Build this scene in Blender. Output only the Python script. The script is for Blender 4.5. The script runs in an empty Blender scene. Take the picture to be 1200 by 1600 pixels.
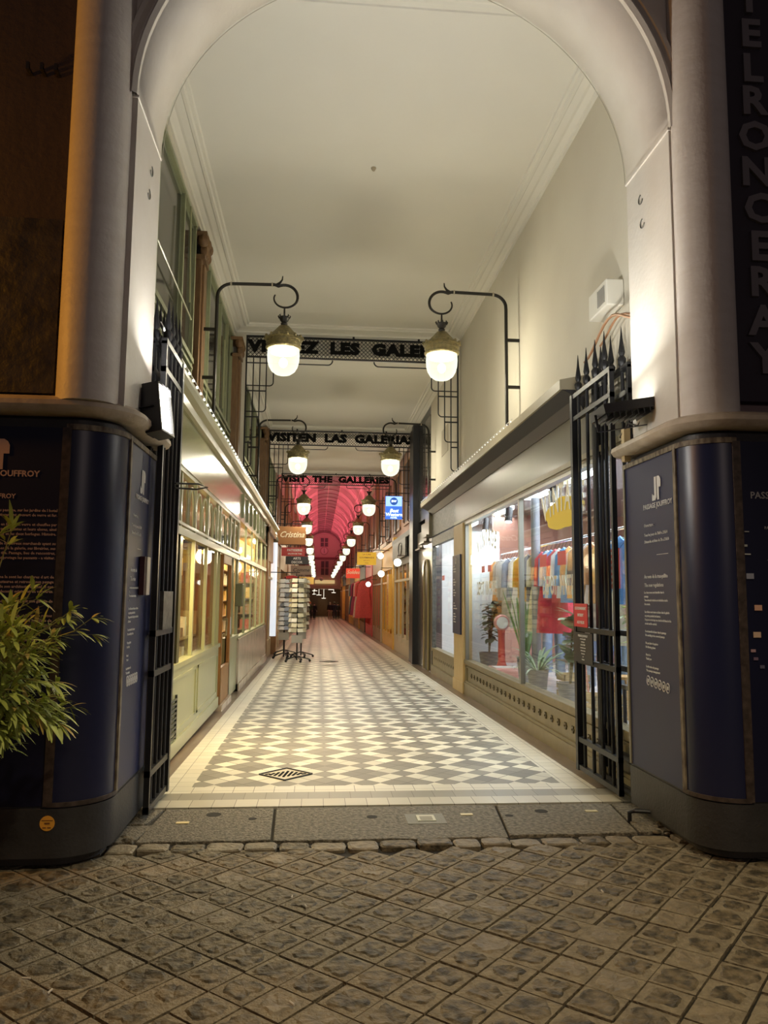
import bpy, bmesh, math, random
from mathutils import Vector, Matrix
random.seed(11)
SC = bpy.context.scene
COL = SC.collection
PI = math.pi
def V(*a): return Vector(a)

# ------------------------------------------------------------------ camera
cam_d = bpy.data.cameras.new('camera'); cam = bpy.data.objects.new('camera', cam_d); COL.objects.link(cam)
yaw, pitch, roll = math.radians(4.823), math.radians(6.225), math.radians(0.5)
fw = V(math.sin(yaw)*math.cos(pitch), math.cos(yaw)*math.cos(pitch), math.sin(pitch))
r0 = V(math.cos(yaw), -math.sin(yaw), 0); u0 = r0.cross(fw)
rt = r0*math.cos(roll)+u0*math.sin(roll); up = u0*math.cos(roll)-r0*math.sin(roll)
cam.matrix_world = Matrix(((rt.x, up.x, -fw.x, 0), (rt.y, up.y, -fw.y, 0), (rt.z, up.z, -fw.z, 1.6), (0, 0, 0, 1)))
cam_d.sensor_fit = 'HORIZONTAL'; cam_d.sensor_width = 36; cam_d.lens = 36.0
cam_d.clip_end = 300
SC.camera = cam
SC.view_settings.view_transform = 'Standard'; SC.view_settings.look = 'None'
SC.view_settings.gamma = 1; SC.view_settings.use_curve_mapping = False
SC.view_settings.exposure = 0.33

# ------------------------------------------------------------------ world: dim city night
W = bpy.data.worlds.new('night'); SC.world = W; W.use_nodes = True
W.node_tree.nodes['Background'].inputs[0].default_value = (0.55, 0.45, 0.5, 1)
W.node_tree.nodes['Background'].inputs[1].default_value = 0.035

# ------------------------------------------------------------------ street lights, an added cobble spot, entrance floods
def point(name, loc, energy, color, r=0.1):
    l = bpy.data.lights.new(name, 'POINT'); l.energy = energy; l.color = color; l.shadow_soft_size = r
    o = bpy.data.objects.new(name, l); o.location = loc; COL.objects.link(o); return o
def area(name, loc, target, energy, color, sx, sy, spread=PI):
    l = bpy.data.lights.new(name, 'AREA'); l.energy = energy; l.color = color; l.shape = 'RECTANGLE'
    l.size = sx; l.size_y = sy; l.spread = spread
    o = bpy.data.objects.new(name, l); COL.objects.link(o)
    d = (V(*target)-V(*loc)).normalized()
    o.matrix_world = Matrix.Translation(V(*loc)) @ d.to_track_quat('-Z', 'Y').to_matrix().to_4x4()
    return o
WARMW = (1.0, 0.91, 0.70)
point('street_light_sodium', (-4.4, 4.25, 3.9), 125, (1.0, 0.40, 0.03), 0.12)
def spot(name, loc, target, energy, color, deg, blend, r=.15):
    l = bpy.data.lights.new(name, 'SPOT'); l.energy = energy; l.color = color; l.spot_size = math.radians(deg); l.spot_blend = blend; l.shadow_soft_size = r
    o = bpy.data.objects.new(name, l); COL.objects.link(o); d = (V(*target)-V(*loc)).normalized()
    o.matrix_world = Matrix.Translation(V(*loc)) @ d.to_track_quat('-Z', 'Y').to_matrix().to_4x4(); return o
spot('added_cobble_spot', (2.1, 0.9, 6.6), (0.9, 3.3, 0), 760, (1.0, 0.82, 0.52), 62, 1.0)  # unseen spot added overhead to brighten the middle of the cobbles
area('street_light_opposite', (2.5, -9.0, 5.0), (0.6, 5, 3), 55, (1.0, 0.80, 0.72), 2.5, 0.6)
area('entrance_flood_left', (-1.07, 5.40, 3.0), (1.6, 5.75, 5.2), 44, (1.0, 0.97, 0.90), 0.16, 0.26)
area('entrance_flood_right', (1.98, 5.42, 3.10), (0.7, 5.95, 6.2), 22, (1.0, 0.97, 0.90), 0.26, 0.16)

# ------------------------------------------------------------------ materials
MATS = {}
def N(nt, typ, **kw):
    n = nt.nodes.new(typ)
    for k, v in kw.items(): setattr(n, k, v)
    return n
def mat(name, color, rough=0.5, metal=0.0, var=None, bump=None, spec=None, emit=None, coat=0.0):
    if name in MATS: return MATS[name]
    m = bpy.data.materials.new(name); m.use_nodes = True; nt = m.node_tree; b = nt.nodes['Principled BSDF']
    b.inputs['Base Color'].default_value = (*color, 1); b.inputs['Roughness'].default_value = rough
    b.inputs['Metallic'].default_value = metal
    if spec is not None: b.inputs['Specular IOR Level'].default_value = spec
    if coat: b.inputs['Coat Weight'].default_value = coat; b.inputs['Coat Roughness'].default_value = 0.12
    tc = None
    if var or bump: tc = N(nt, 'ShaderNodeTexCoord')
    if var:
        sc, amt, c2 = var[:3]
        no = N(nt, 'ShaderNodeTexNoise'); no.inputs['Scale'].default_value = sc; no.inputs['Detail'].default_value = 6
        if len(var) > 3:
            mp = N(nt, 'ShaderNodeMapping'); mp.inputs['Scale'].default_value = var[3]
            nt.links.new(tc.outputs['Object'], mp.inputs[0]); nt.links.new(mp.outputs[0], no.inputs['Vector'])
        else: nt.links.new(tc.outputs['Object'], no.inputs['Vector'])
        rp = N(nt, 'ShaderNodeValToRGB')
        rp.color_ramp.elements[0].position = 0.5-amt; rp.color_ramp.elements[1].position = 0.5+amt
        rp.color_ramp.elements[0].color = (*c2, 1); rp.color_ramp.elements[1].color = (*color, 1)
        nt.links.new(no.outputs['Fac'], rp.inputs[0]); nt.links.new(rp.outputs[0], b.inputs['Base Color'])
    if bump:
        sc, st = bump[:2]
        no = N(nt, 'ShaderNodeTexNoise'); no.inputs['Scale'].default_value = sc; no.inputs['Detail'].default_value = 5
        nt.links.new(tc.outputs['Object'], no.inputs['Vector'])
        bp = N(nt, 'ShaderNodeBump'); bp.inputs['Strength'].default_value = st; bp.inputs['Distance'].default_value = 0.02
        nt.links.new(no.outputs['Fac'], bp.inputs['Height']); nt.links.new(bp.outputs[0], b.inputs['Normal'])
    if emit:
        b.inputs['Emission Color'].default_value = (*emit[0], 1); b.inputs['Emission Strength'].default_value = emit[1]
    MATS[name] = m; return m
def glass(name, tint=(1, 1, 1), refl=0.12, rough=0.02, haze=0.0):
    if name in MATS: return MATS[name]
    m = bpy.data.materials.new(name); m.use_nodes = True; nt = m.node_tree; nt.nodes.clear()
    out = N(nt, 'ShaderNodeOutputMaterial'); tr = N(nt, 'ShaderNodeBsdfTransparent'); tr.inputs[0].default_value = (*tint, 1)
    gl = N(nt, 'ShaderNodeBsdfGlossy'); gl.inputs['Roughness'].default_value = rough
    fr = N(nt, 'ShaderNodeLayerWeight'); fr.inputs[0].default_value = 0.35
    mr = N(nt, 'ShaderNodeMapRange'); mr.inputs[1].default_value = 0; mr.inputs[2].default_value = 1
    mr.inputs[3].default_value = refl*0.4; mr.inputs[4].default_value = min(1, refl*4)
    nt.links.new(fr.outputs['Facing'], mr.inputs[0])
    mx = N(nt, 'ShaderNodeMixShader'); nt.links.new(mr.outputs[0], mx.inputs[0])
    nt.links.new(tr.outputs[0], mx.inputs[1]); nt.links.new(gl.outputs[0], mx.inputs[2])
    last = mx
    if haze:
        df = N(nt, 'ShaderNodeBsdfDiffuse'); df.inputs[0].default_value = (0.85, 0.9, 0.9, 1)
        m2 = N(nt, 'ShaderNodeMixShader'); m2.inputs[0].default_value = haze
        nt.links.new(mx.outputs[0], m2.inputs[1]); nt.links.new(df.outputs[0], m2.inputs[2]); last = m2
    nt.links.new(last.outputs[0], out.inputs[0]); MATS[name] = m; return m
def emis(name, color, s):
    if name in MATS: return MATS[name]
    m = bpy.data.materials.new(name); m.use_nodes = True; nt = m.node_tree; nt.nodes.clear()
    out = N(nt, 'ShaderNodeOutputMaterial'); e = N(nt, 'ShaderNodeEmission')
    e.inputs[0].default_value = (*color, 1); e.inputs[1].default_value = s
    nt.links.new(e.outputs[0], out.inputs[0]); MATS[name] = m; return m
def lampglass(name, color, s, mixv):
    m = bpy.data.materials.new(name); m.use_nodes = True; nt = m.node_tree; nt.nodes.clear()
    out = N(nt, 'ShaderNodeOutputMaterial'); e = N(nt, 'ShaderNodeEmission'); tr = N(nt, 'ShaderNodeBsdfTransparent')
    lw = N(nt, 'ShaderNodeLayerWeight'); lw.inputs[0].default_value = 0.4
    mr = N(nt, 'ShaderNodeMapRange'); mr.inputs[3].default_value = mixv; mr.inputs[4].default_value = 0.85
    nt.links.new(lw.outputs['Facing'], mr.inputs[0])
    e.inputs[0].default_value = (*color, 1); e.inputs[1].default_value = s
    mx = N(nt, 'ShaderNodeMixShader')
    nt.links.new(mr.outputs[0], mx.inputs[0]); nt.links.new(tr.outputs[0], mx.inputs[1]); nt.links.new(e.outputs[0], mx.inputs[2])
    nt.links.new(mx.outputs[0], out.inputs[0]); MATS[name] = m; return m

plaster = mat('cream_plaster', (0.62, 0.59, 0.49), 0.75, var=(1.3, 0.35, (0.55, 0.51, 0.42)), bump=(18, 0.08))
plaster2 = mat('ceiling_plaster', (0.68, 0.66, 0.59), 0.8, var=(0.8, 0.4, (0.62, 0.60, 0.53)), bump=(9, 0.05))
facade_m = mat('facade_paint', (0.70, 0.66, 0.60), 0.6, var=(3, 0.3, (0.62, 0.57, 0.5)), bump=(25, 0.12))
column_m = mat('column_paint', (0.72, 0.67, 0.62), 0.5, var=(4, 0.3, (0.64, 0.58, 0.52), (1, 1, 4)), bump=(30, 0.15))
ledge_m = mat('ledge_stone', (0.64, 0.56, 0.45), 0.55, var=(8, 0.25, (0.42, 0.34, 0.25)), bump=(30, 0.2))
darkstone = mat('dark_base', (0.045, 0.043, 0.045), 0.5, var=(6, 0.3, (0.025, 0.023, 0.022)), bump=(40, 0.15))
navy = mat('navy_panel', (0.020, 0.024, 0.085), 0.5, var=(3, 0.4, (0.016, 0.019, 0.07)))
navy_gloss = mat('navy_gloss', (0.010, 0.013, 0.050), 0.36, spec=0.6)
navy_front = mat('navy_front', (0.008, 0.009, 0.032), 0.4)
frame_m = mat('worn_frame', (0.30, 0.25, 0.17), 0.6, var=(25, 0.2, (0.05, 0.03, 0.02), (1, 1, 0.4)))
frame_d = mat('worn_frame_dark', (0.085, 0.06, 0.05), 0.5, var=(25, 0.2, (0.03, 0.02, 0.015)))
white_txt = mat('white_lettering', (0.72, 0.72, 0.72), 0.6)
pink_txt = mat('rose_lettering', (0.62, 0.42, 0.36), 0.6)
iron = mat('black_iron', (0.018, 0.018, 0.020), 0.42, metal=0.3, bump=(60, 0.1))
iron_g = mat('grey_iron', (0.17, 0.165, 0.14), 0.45, metal=0.3, var=(20, 0.2, (0.05, 0.05, 0.045)))
lampiron = mat('lamp_iron', (0.03, 0.027, 0.022), 0.4, metal=0.5)
brass = mat('aged_brass', (0.42, 0.35, 0.17), 0.42, metal=0.75, var=(30, 0.25, (0.16, 0.14, 0.08)), bump=(60, 0.4))
globe_m = lampglass('lamp_glass', (0.97, 1.0, 0.74), 1.15, 0.42)
bulb_m = emis('bulb', (1.0, 0.97, 0.82), 9)
led_m = emis('led', (1.0, 0.98, 0.85), 1.7)
coldled = emis('cold_led', (0.85, 0.93, 1.0), 9)
green = mat('green_paint', (0.33, 0.34, 0.19), 0.38, var=(2.5, 0.4, (0.28, 0.29, 0.155)), coat=0.3)
green_gl = mat('green_gloss', (0.27, 0.28, 0.10), 0.22, coat=0.6)
green_d = mat('green_mezz', (0.27, 0.29, 0.17), 0.45, var=(8, 0.3, (0.20, 0.21, 0.12)))
brownwood = mat('brown_wood', (0.21, 0.115, 0.045), 0.5, var=(12, 0.3, (0.11, 0.06, 0.025), (3, 3, 0.5)))
doorwood = mat('door_wood', (0.36, 0.17, 0.045), 0.4, var=(12, 0.3, (0.22, 0.09, 0.02), (3, 3, 0.4)))
creamwood = mat('cream_wood', (0.62, 0.48, 0.24), 0.5, var=(10, 0.3, (0.48, 0.33, 0.14), (3, 3, 0.5)))
marble = mat('pink_marble', (0.50, 0.42, 0.31), 0.22, var=(4, 0.2, (0.36, 0.28, 0.20)))
brownstone = mat('brown_marble', (0.22, 0.165, 0.11), 0.30, var=(3, 0.15, (0.14, 0.10, 0.07), (3, 0.6, 1)))
khaki = mat('khaki_paint', (0.24, 0.20, 0.11), 0.4, var=(6, 0.3, (0.17, 0.14, 0.075)))
cornice_m = mat('cornice_beige', (0.38, 0.34, 0.24), 0.5, var=(3, 0.3, (0.31, 0.27, 0.19)))
fascia_m = mat('bronze_fascia', (0.135, 0.12, 0.078), 0.38, var=(2, 0.4, (0.115, 0.10, 0.065)), coat=0.3)
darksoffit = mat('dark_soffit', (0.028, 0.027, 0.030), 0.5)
blackpaint = mat('black_paint', (0.022, 0.022, 0.026), 0.35)
slate = mat('slate_paint', (0.055, 0.055, 0.062), 0.25, coat=0.5)
mezzglass = mat('dark_window_glass', (0.04, 0.037, 0.03), 0.10, spec=0.9)
shopglass = glass('shop_glass', (0.97, 0.99, 0.98), 0.065)
greyglass = glass('milky_glass', (0.97, 0.99, 0.98), 0.10, haze=0.10)
red_m = mat('red_plastic', (0.62, 0.02, 0.035), 0.4)
granite_m = mat('granite', (0.25, 0.215, 0.155), 0.7, var=(34, 0.13, (0.10, 0.085, 0.06)), bump=(60, 1.0))
mortar = mat('mortar', (0.27, 0.225, 0.145), 0.75, var=(22, 0.2, (0.16, 0.13, 0.085)), bump=(60, 0.8))
cobble = mat('cobble_stone', (0.185, 0.145, 0.088), 0.58, var=(17, 0.13, (0.05, 0.042, 0.028)), bump=(24, 1.0), spec=.3)
cobble2 = mat('cobble_light', (0.25, 0.20, 0.125), 0.6, var=(16, 0.2, (0.13, 0.105, 0.07)), bump=(28, 0.8))
matteblack = mat('matte_black', (0.008, 0.008, 0.008), 0.9, spec=.1)
grime = mat('grime', (0.02, 0.017, 0.013), 0.9)
wallbrown = mat('interior_brown', (0.20, 0.085, 0.065), 0.6)
white_m = mat('white_paint', (0.8, 0.8, 0.78), 0.5)

# ------------------------------------------------------------------ mesh builder
class MB:
    def __init__(s): s.v = []; s.f = []; s.mi = []; s.cur = 0
    def add(s, vs, fs):
        b = len(s.v); s.v += [tuple(p) for p in vs]; s.f += [tuple(i+b for i in f) for f in fs]; s.mi += [s.cur]*len(fs); return s
    def box(s, x0, x1, y0, y1, z0, z1):
        vs = [(x0,y0,z0),(x1,y0,z0),(x1,y1,z0),(x0,y1,z0),(x0,y0,z1),(x1,y0,z1),(x1,y1,z1),(x0,y1,z1)]
        return s.add(vs, [(0,3,2,1),(4,5,6,7),(0,1,5,4),(1,2,6,5),(2,3,7,6),(3,0,4,7)])
    def bar(s, p, q, w, d, upv=(0,0,1)):
        p = V(*p); q = V(*q); t = (q-p).normalized(); u = V(*upv)
        if abs(t.dot(u)) > .98: u = V(0,1,0)
        a = t.cross(u).normalized()*w/2; b = t.cross(a).normalized()*d/2
        vs = [p-a-b, p+a-b, p+a+b, p-a+b, q-a-b, q+a-b, q+a+b, q-a+b]
        return s.add(vs, [(0,3,2,1),(4,5,6,7),(0,1,5,4),(1,2,6,5),(2,3,7,6),(3,0,4,7)])
    def tube(s, pts, r, n=8, cap=True):
        pts = [V(*p) for p in pts]; rs = r if isinstance(r, (list, tuple)) else [r]*len(pts)
        b = len(s.v); prev = None; vs = []; fs = []
        for i, p in enumerate(pts):
            t = (pts[min(i+1, len(pts)-1)]-pts[max(i-1, 0)]).normalized()
            if prev is None:
                a = t.orthogonal().normalized()
            else:
                a = (prev - t*prev.dot(t))
                a = a.normalized() if a.length > 1e-6 else t.orthogonal().normalized()
            prev = a; c = t.cross(a)
            for k in range(n):
                th = 2*PI*k/n; vs.append(p+(a*math.cos(th)+c*math.sin(th))*rs[i])
        for i in range(len(pts)-1):
            for k in range(n):
                k2 = (k+1) % n; fs.append((i*n+k, i*n+k2, (i+1)*n+k2, (i+1)*n+k))
        if cap: fs.append(tuple(range(n-1, -1, -1))); fs.append(tuple((len(pts)-1)*n+k for k in range(n)))
        return s.add(vs, fs)
    def lathe(s, c, prof, n=20, ax=None):
        # prof: (r, z) list about vertical axis through c
        vs = []; fs = []
        for r, z in prof:
            for k in range(n):
                th = 2*PI*k/n; vs.append((c[0]+r*math.cos(th), c[1]+r*math.sin(th), c[2]+z))
        m = len(prof)
        for i in range(m-1):
            for k in range(n):
                k2 = (k+1) % n; fs.append((i*n+k, i*n+k2, (i+1)*n+k2, (i+1)*n+k))
        fs.append(tuple(range(n-1, -1, -1))); fs.append(tuple((m-1)*n+k for k in range(n)))
        return s.add(vs, fs)
    def prism(s, poly, d0, d1, fn):
        # poly 2D points, fn(a,b,d)->xyz
        n = len(poly); vs = [fn(a, b, d0) for a, b in poly]+[fn(a, b, d1) for a, b in poly]
        fs = [tuple(range(n-1, -1, -1)), tuple(range(n, 2*n))]+[(i, (i+1) % n, n+(i+1) % n, n+i) for i in range(n)]
        return s.add(vs, fs)
    def ball(s, c, r, n=8, m=6, sc=(1,1,1)):
        vs = []; fs = []
        for i in range(m+1):
            ph = PI*i/m
            for k in range(n):
                th = 2*PI*k/n
                vs.append((c[0]+r*sc[0]*math.sin(ph)*math.cos(th), c[1]+r*sc[1]*math.sin(ph)*math.sin(th), c[2]+r*sc[2]*math.cos(ph)))
        for i in range(m):
            for k in range(n):
                k2 = (k+1) % n; fs.append((i*n+k, (i+1)*n+k, (i+1)*n+k2, i*n+k2))
        return s.add(vs, fs)
    def build(s, name, m, parent=None, smooth=False, bevel=0, fix=True):
        me = bpy.data.meshes.new(name); me.from_pydata(s.v, [], s.f)
        ms = m if isinstance(m, (list, tuple)) else [m]
        for q in ms: me.materials.append(q)
        for i, p in enumerate(me.polygons): p.material_index = s.mi[i]
        if fix:
            bm = bmesh.new(); bm.from_mesh(me); bmesh.ops.remove_doubles(bm, verts=bm.verts, dist=1e-5)
            bmesh.ops.recalc_face_normals(bm, faces=bm.faces); bm.to_mesh(me); bm.free()
        if smooth:
            for p in me.polygons: p.use_smooth = True
            me.set_sharp_from_angle(angle=math.radians(38))
        o = bpy.data.objects.new(name, me); COL.objects.link(o)
        if parent is not None: o.parent = parent; o.matrix_parent_inverse = Matrix.Translation(parent.location).inverted() if parent.rotation_euler.z == 0 else Matrix.Identity(4)
        if bevel:
            b = o.modifiers.new('bevel', 'BEVEL'); b.width = bevel; b.segments = 2; b.limit_method = 'ANGLE'
        return o
def tag(o, label, cat, group=None, kind=None):
    o['label'] = label; o['category'] = cat
    if group: o['group'] = group
    if kind: o['kind'] = kind
    return o
def thing(name, label, cat, loc=(0,0,0), group=None):
    o = bpy.data.objects.new(name, None); o.empty_display_size = 0.1; o.location = loc; COL.objects.link(o)
    return tag(o, label, cat, group)
def struct(o, label=None):
    o['kind'] = 'structure'
    if label: o['label'] = label
    return o
def children(o): return [c for c in bpy.data.objects if c.parent == o]
def copy_tree(root, loc=None, label=None, group=None):
    r = root.copy(); COL.objects.link(r)
    if loc is not None: r.location = loc
    if label: r['label'] = label
    if group: r['group'] = group
    for ch in children(root):
        c = ch.copy(); COL.objects.link(c); c.parent = r
        for g in children(ch):
            d = g.copy(); COL.objects.link(d); d.parent = c
    return r
def text_mesh(s, size, ext=0.002, offset=0.0, align='CENTER', spacing=1.0, shear=0.0, xs=1.0, res=2):
    cu = bpy.data.curves.new('t', 'FONT'); cu.body = s; cu.size = size; cu.extrude = ext; cu.offset = offset
    cu.align_x = align; cu.align_y = 'CENTER'; cu.space_character = spacing; cu.shear = shear; cu.resolution_u = res
    ob = bpy.data.objects.new('t', cu); COL.objects.link(ob)
    dg = bpy.context.evaluated_depsgraph_get(); dg.update()
    me = bpy.data.meshes.new_from_object(ob.evaluated_get(dg))
    bpy.data.objects.remove(ob); bpy.data.curves.remove(cu)
    return me
def text(name, s, size, pos, right, upv, m, parent=None, **kw):
    right = V(*right).normalized(); upv = V(*upv).normalized(); n = right.cross(upv)
    xs = kw.pop('xs', 1.0)
    me = text_mesh(s, size, **kw); me.materials.clear(); me.materials.append(m)
    R = Matrix(((right.x*xs, upv.x, n.x, pos[0]), (right.y*xs, upv.y, n.y, pos[1]), (right.z*xs, upv.z, n.z, pos[2]), (0,0,0,1)))
    me.transform(R)
    o = bpy.data.objects.new(name, me); COL.objects.link(o)
    if parent is not None: o.parent = parent; o.matrix_parent_inverse = Matrix.Translation(parent.location).inverted()
    return o
def join_text(name, items, m, parent=None):
    if name == 'lettering':
        for s, size, pos, right, upv, kw in items: text(name, s, size, pos, right, upv, m, parent, **dict(kw))
        return None
    bm = bmesh.new()
    for s, size, pos, right, upv, kw in items:
        kw = dict(kw); xs = kw.pop('xs', 1.0)
        right = V(*right).normalized(); upv = V(*upv).normalized(); n = right.cross(upv)
        me = text_mesh(s, size, **kw)
        R = Matrix(((right.x*xs, upv.x, n.x, pos[0]), (right.y*xs, upv.y, n.y, pos[1]), (right.z*xs, upv.z, n.z, pos[2]), (0,0,0,1)))
        me.transform(R); bm.from_mesh(me); bpy.data.meshes.remove(me)
    me = bpy.data.meshes.new(name); bm.to_mesh(me); bm.free(); me.materials.clear(); me.materials.append(m)
    for p in me.polygons: p.material_index = 0
    o = bpy.data.objects.new(name, me); COL.objects.link(o)
    if parent is not None: o.parent = parent; o.matrix_parent_inverse = Matrix.Translation(parent.location).inverted()
    return o
X_, Y_, Z_ = (1,0,0), (0,1,0), (0,0,1)
NX, NY = (-1,0,0), (0,-1,0)
def fz(y): return 0.0 if y < 7 else -0.011*(y-7)     # the passage floor falls gently away
XL, XM, XR = -1.42, -1.62, 2.60                       # left shopfront, left mezzanine, right wall
# ================================================================== STREET AND FLOOR
# under-layer
struct(MB().box(-6, 8, -12, 5.35, -0.3, -0.035).build('street_bed', grime))
mb = MB()
ang = math.radians(48); S = 0.2
ca, sa = math.cos(ang), math.sin(ang)
def cell(a, b): return (a*ca - b*sa, a*sa + b*ca)
for i in range(-30, 56):
    for j in range(-40, 40):
        cx, cy = cell((i+.5)*S, (j+.5)*S); cx += 0.04; cy += 0.02
        if not (-3.7 < cx < 5.0 and 0.6 < cy < 5.12): continue
        jx, jy = random.uniform(-.004, .004), random.uniform(-.004, .004); tilt = random.uniform(-.003, .003)
        h = S/2-random.uniform(.0035, .0075); zt = -0.014+tilt
        def P(a, b, z):
            qx, qy = cell(a, b); return (cx+jx+qx, cy+jy+qy, z)
        # mortar square as ring + stone inside
        n = 24; ring = []; st = []; st2 = []
        ph = random.random()*6; r1 = random.uniform(.058, .084)
        for k in range(n):
            th = 2*PI*k/n+PI/4; c, s_ = math.cos(th), math.sin(th); q = max(abs(c), abs(s_))
            ring.append(P(h*c/q, h*s_/q, zt-.004))
            sq = (abs(c)**4+abs(s_)**4)**-.25
            rr = r1*sq*(1+.10*math.sin(3*th+ph)+.06*math.sin(5*th+2*ph)+random.uniform(-.07, .07)); rr = min(rr, h*.97/q)
            st.append(P(rr*c, rr*s_, zt-.001+random.uniform(-.003, .001)))
            st2.append(P(rr*.86*c, rr*.86*s_, zt+.003+random.uniform(-.003, .003)))
        mid = [P(random.uniform(-.01,.01), random.uniform(-.01,.01), zt+.000+random.uniform(-.005, .005))]
        low = [(p[0], p[1], -0.04) for p in ring]
        mb.cur = 0
        mb.add(low+ring+st, [(k, (k+1) % n, n+(k+1) % n, n+k) for k in range(n)]+[(n+k, n+(k+1) % n, 2*n+(k+1) % n, 2*n+k) for k in range(n)])
        mb.cur = 2 if random.random() < .16 else 1
        mb.add(st+st2+mid, [(k, (k+1) % n, n+(k+1) % n, n+k) for k in range(n)]+[(n+k, n+(k+1) % n, 2*n) for k in range(n)])
struct(mb.build('street_paving', [mortar, cobble, cobble2], fix=False), 'square cobblestones laid diagonally with pale mortar')
# irregular row of stones against the kerb
mb = MB(); x = -1.7
while x < 3.0:
    w = random.uniform(.16, .27); n = 16; y0, y1 = 5.10+random.uniform(-.01, .02), 5.27+random.uniform(-.02, .01)
    st = []; st2 = []; zt = random.uniform(-.012, .006)
    for k in range(n):
        th = 2*PI*k/n; c, s_ = math.cos(th), math.sin(th); sq = (abs(c)**9+abs(s_)**9)**(-1/9)*(1+random.uniform(-.07, .01))
        st.append((x+w/2+c*sq*(w/2-.004), (y0+y1)/2+s_*sq*(y1-y0)/2, zt-.006)); st2.append((x+w/2+c*sq*(w/2-.02), (y0+y1)/2+s_*sq*(y1-y0)*.43, zt+random.uniform(-.002, .004)))
    low = [(p[0], p[1], -.05) for p in st]
    mb.cur = random.choice((0, 1, 1))
    mb.add(low+st+st2, [(k, (k+1) % n, n+(k+1) % n, n+k) for k in range(n)]+[(n+k, n+(k+1) % n, 2*n+(k+1) % n, 2*n+k) for k in range(n)]+[tuple(2*n+k for k in range(n))])
    x += w
struct(mb.build('kerb_stone_row', [cobble, cobble2]))
# granite threshold slabs
struct(MB().box(-1.7, 3.2, 5.2, 6.12, -0.3, -0.022).build('threshold_bed', grime))
def slab(x0a, x1a, x0b, x1b, y0, y1, nm='granite_threshold'):
    # slight irregular outline
    pl = []; n = 10
    for k in range(n+1):
        t = k/n; pl.append((x0a+(x1a-x0a)*t, y0+random.uniform(-.012, .012)))
    for k in range(n+1):
        t = k/n; pl.append((x1b+(x0b-x1b)*t, y1+random.uniform(-.005, .005)))
    return struct(MB().prism(pl, -0.12, 0.0, lambda a, b, d: (a, b, d)).build(nm, granite_m, bevel=.006))
slab(-1.15, -.285, -1.10, -.305, 5.29, 6.06); slab(-.265, 1.30, -.285, 1.385, 5.27, 6.06); slab(1.32, 2.22, 1.405, 2.30, 5.31, 6.06)
slab(-1.42, -1.17, -1.42, -1.12, 5.30, 5.66); slab(-1.42, -1.17, -1.42, -1.12, 5.70, 6.06); slab(2.24, 2.75, 2.32, 2.75, 5.33, 6.06)
# pivot holes and fittings in the slabs
for (x, y, w) in ((-.73, 5.90, .055), (-.44, 5.78, .03), (.42, 5.78, .04), (1.43, 5.76, .03), (1.70, 5.86, .05)):
    o = MB().lathe((x, y, -.02), [(w, 0), (w, .0215)], 12).build('bolt_hole', grime)
    tag(o, 'dark gate bolt hole worn into the granite threshold', 'bolt hole', 'bolt holes in the threshold')
bras = mat('floor_brass', (0.65, 0.55, 0.3), 0.4, metal=.4)
for (x, y, l) in ((-.92, 5.70, 'small pale metal plate set in the left granite slab'), (2.08, 5.84, 'small pale metal plate set in the right granite slab'), (1.12, 5.80, 'small pale metal plate in the granite near the utility cover')):
    tag(MB().box(x-.045, x+.045, y-.022, y+.022, 0, .005).build('floor_plate', bras), l, 'floor plate')
t = thing('utility_cover', 'small square metal utility cover set in the middle granite slab', 'utility cover', (.80, 5.70, 0))
mb = MB(); mb.box(.66, .94, 5.58, 5.83, .0, .004); mb.build('surround', mat('cement', (.26,.25,.21),.8, bump=(60,.3)), t)
mb = MB(); mb.box(.74, .87, 5.64, 5.78, .004, .009); mb.build('cover_frame', mat('pale_metal', (.6,.57,.45), .4, metal=.5), t)
mb = MB(); mb.box(.76, .85, 5.66, 5.74, .009, .011); mb.build('cover_plate', mat('mid_metal', (.3,.27,.2), .5, metal=.5), t)

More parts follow.
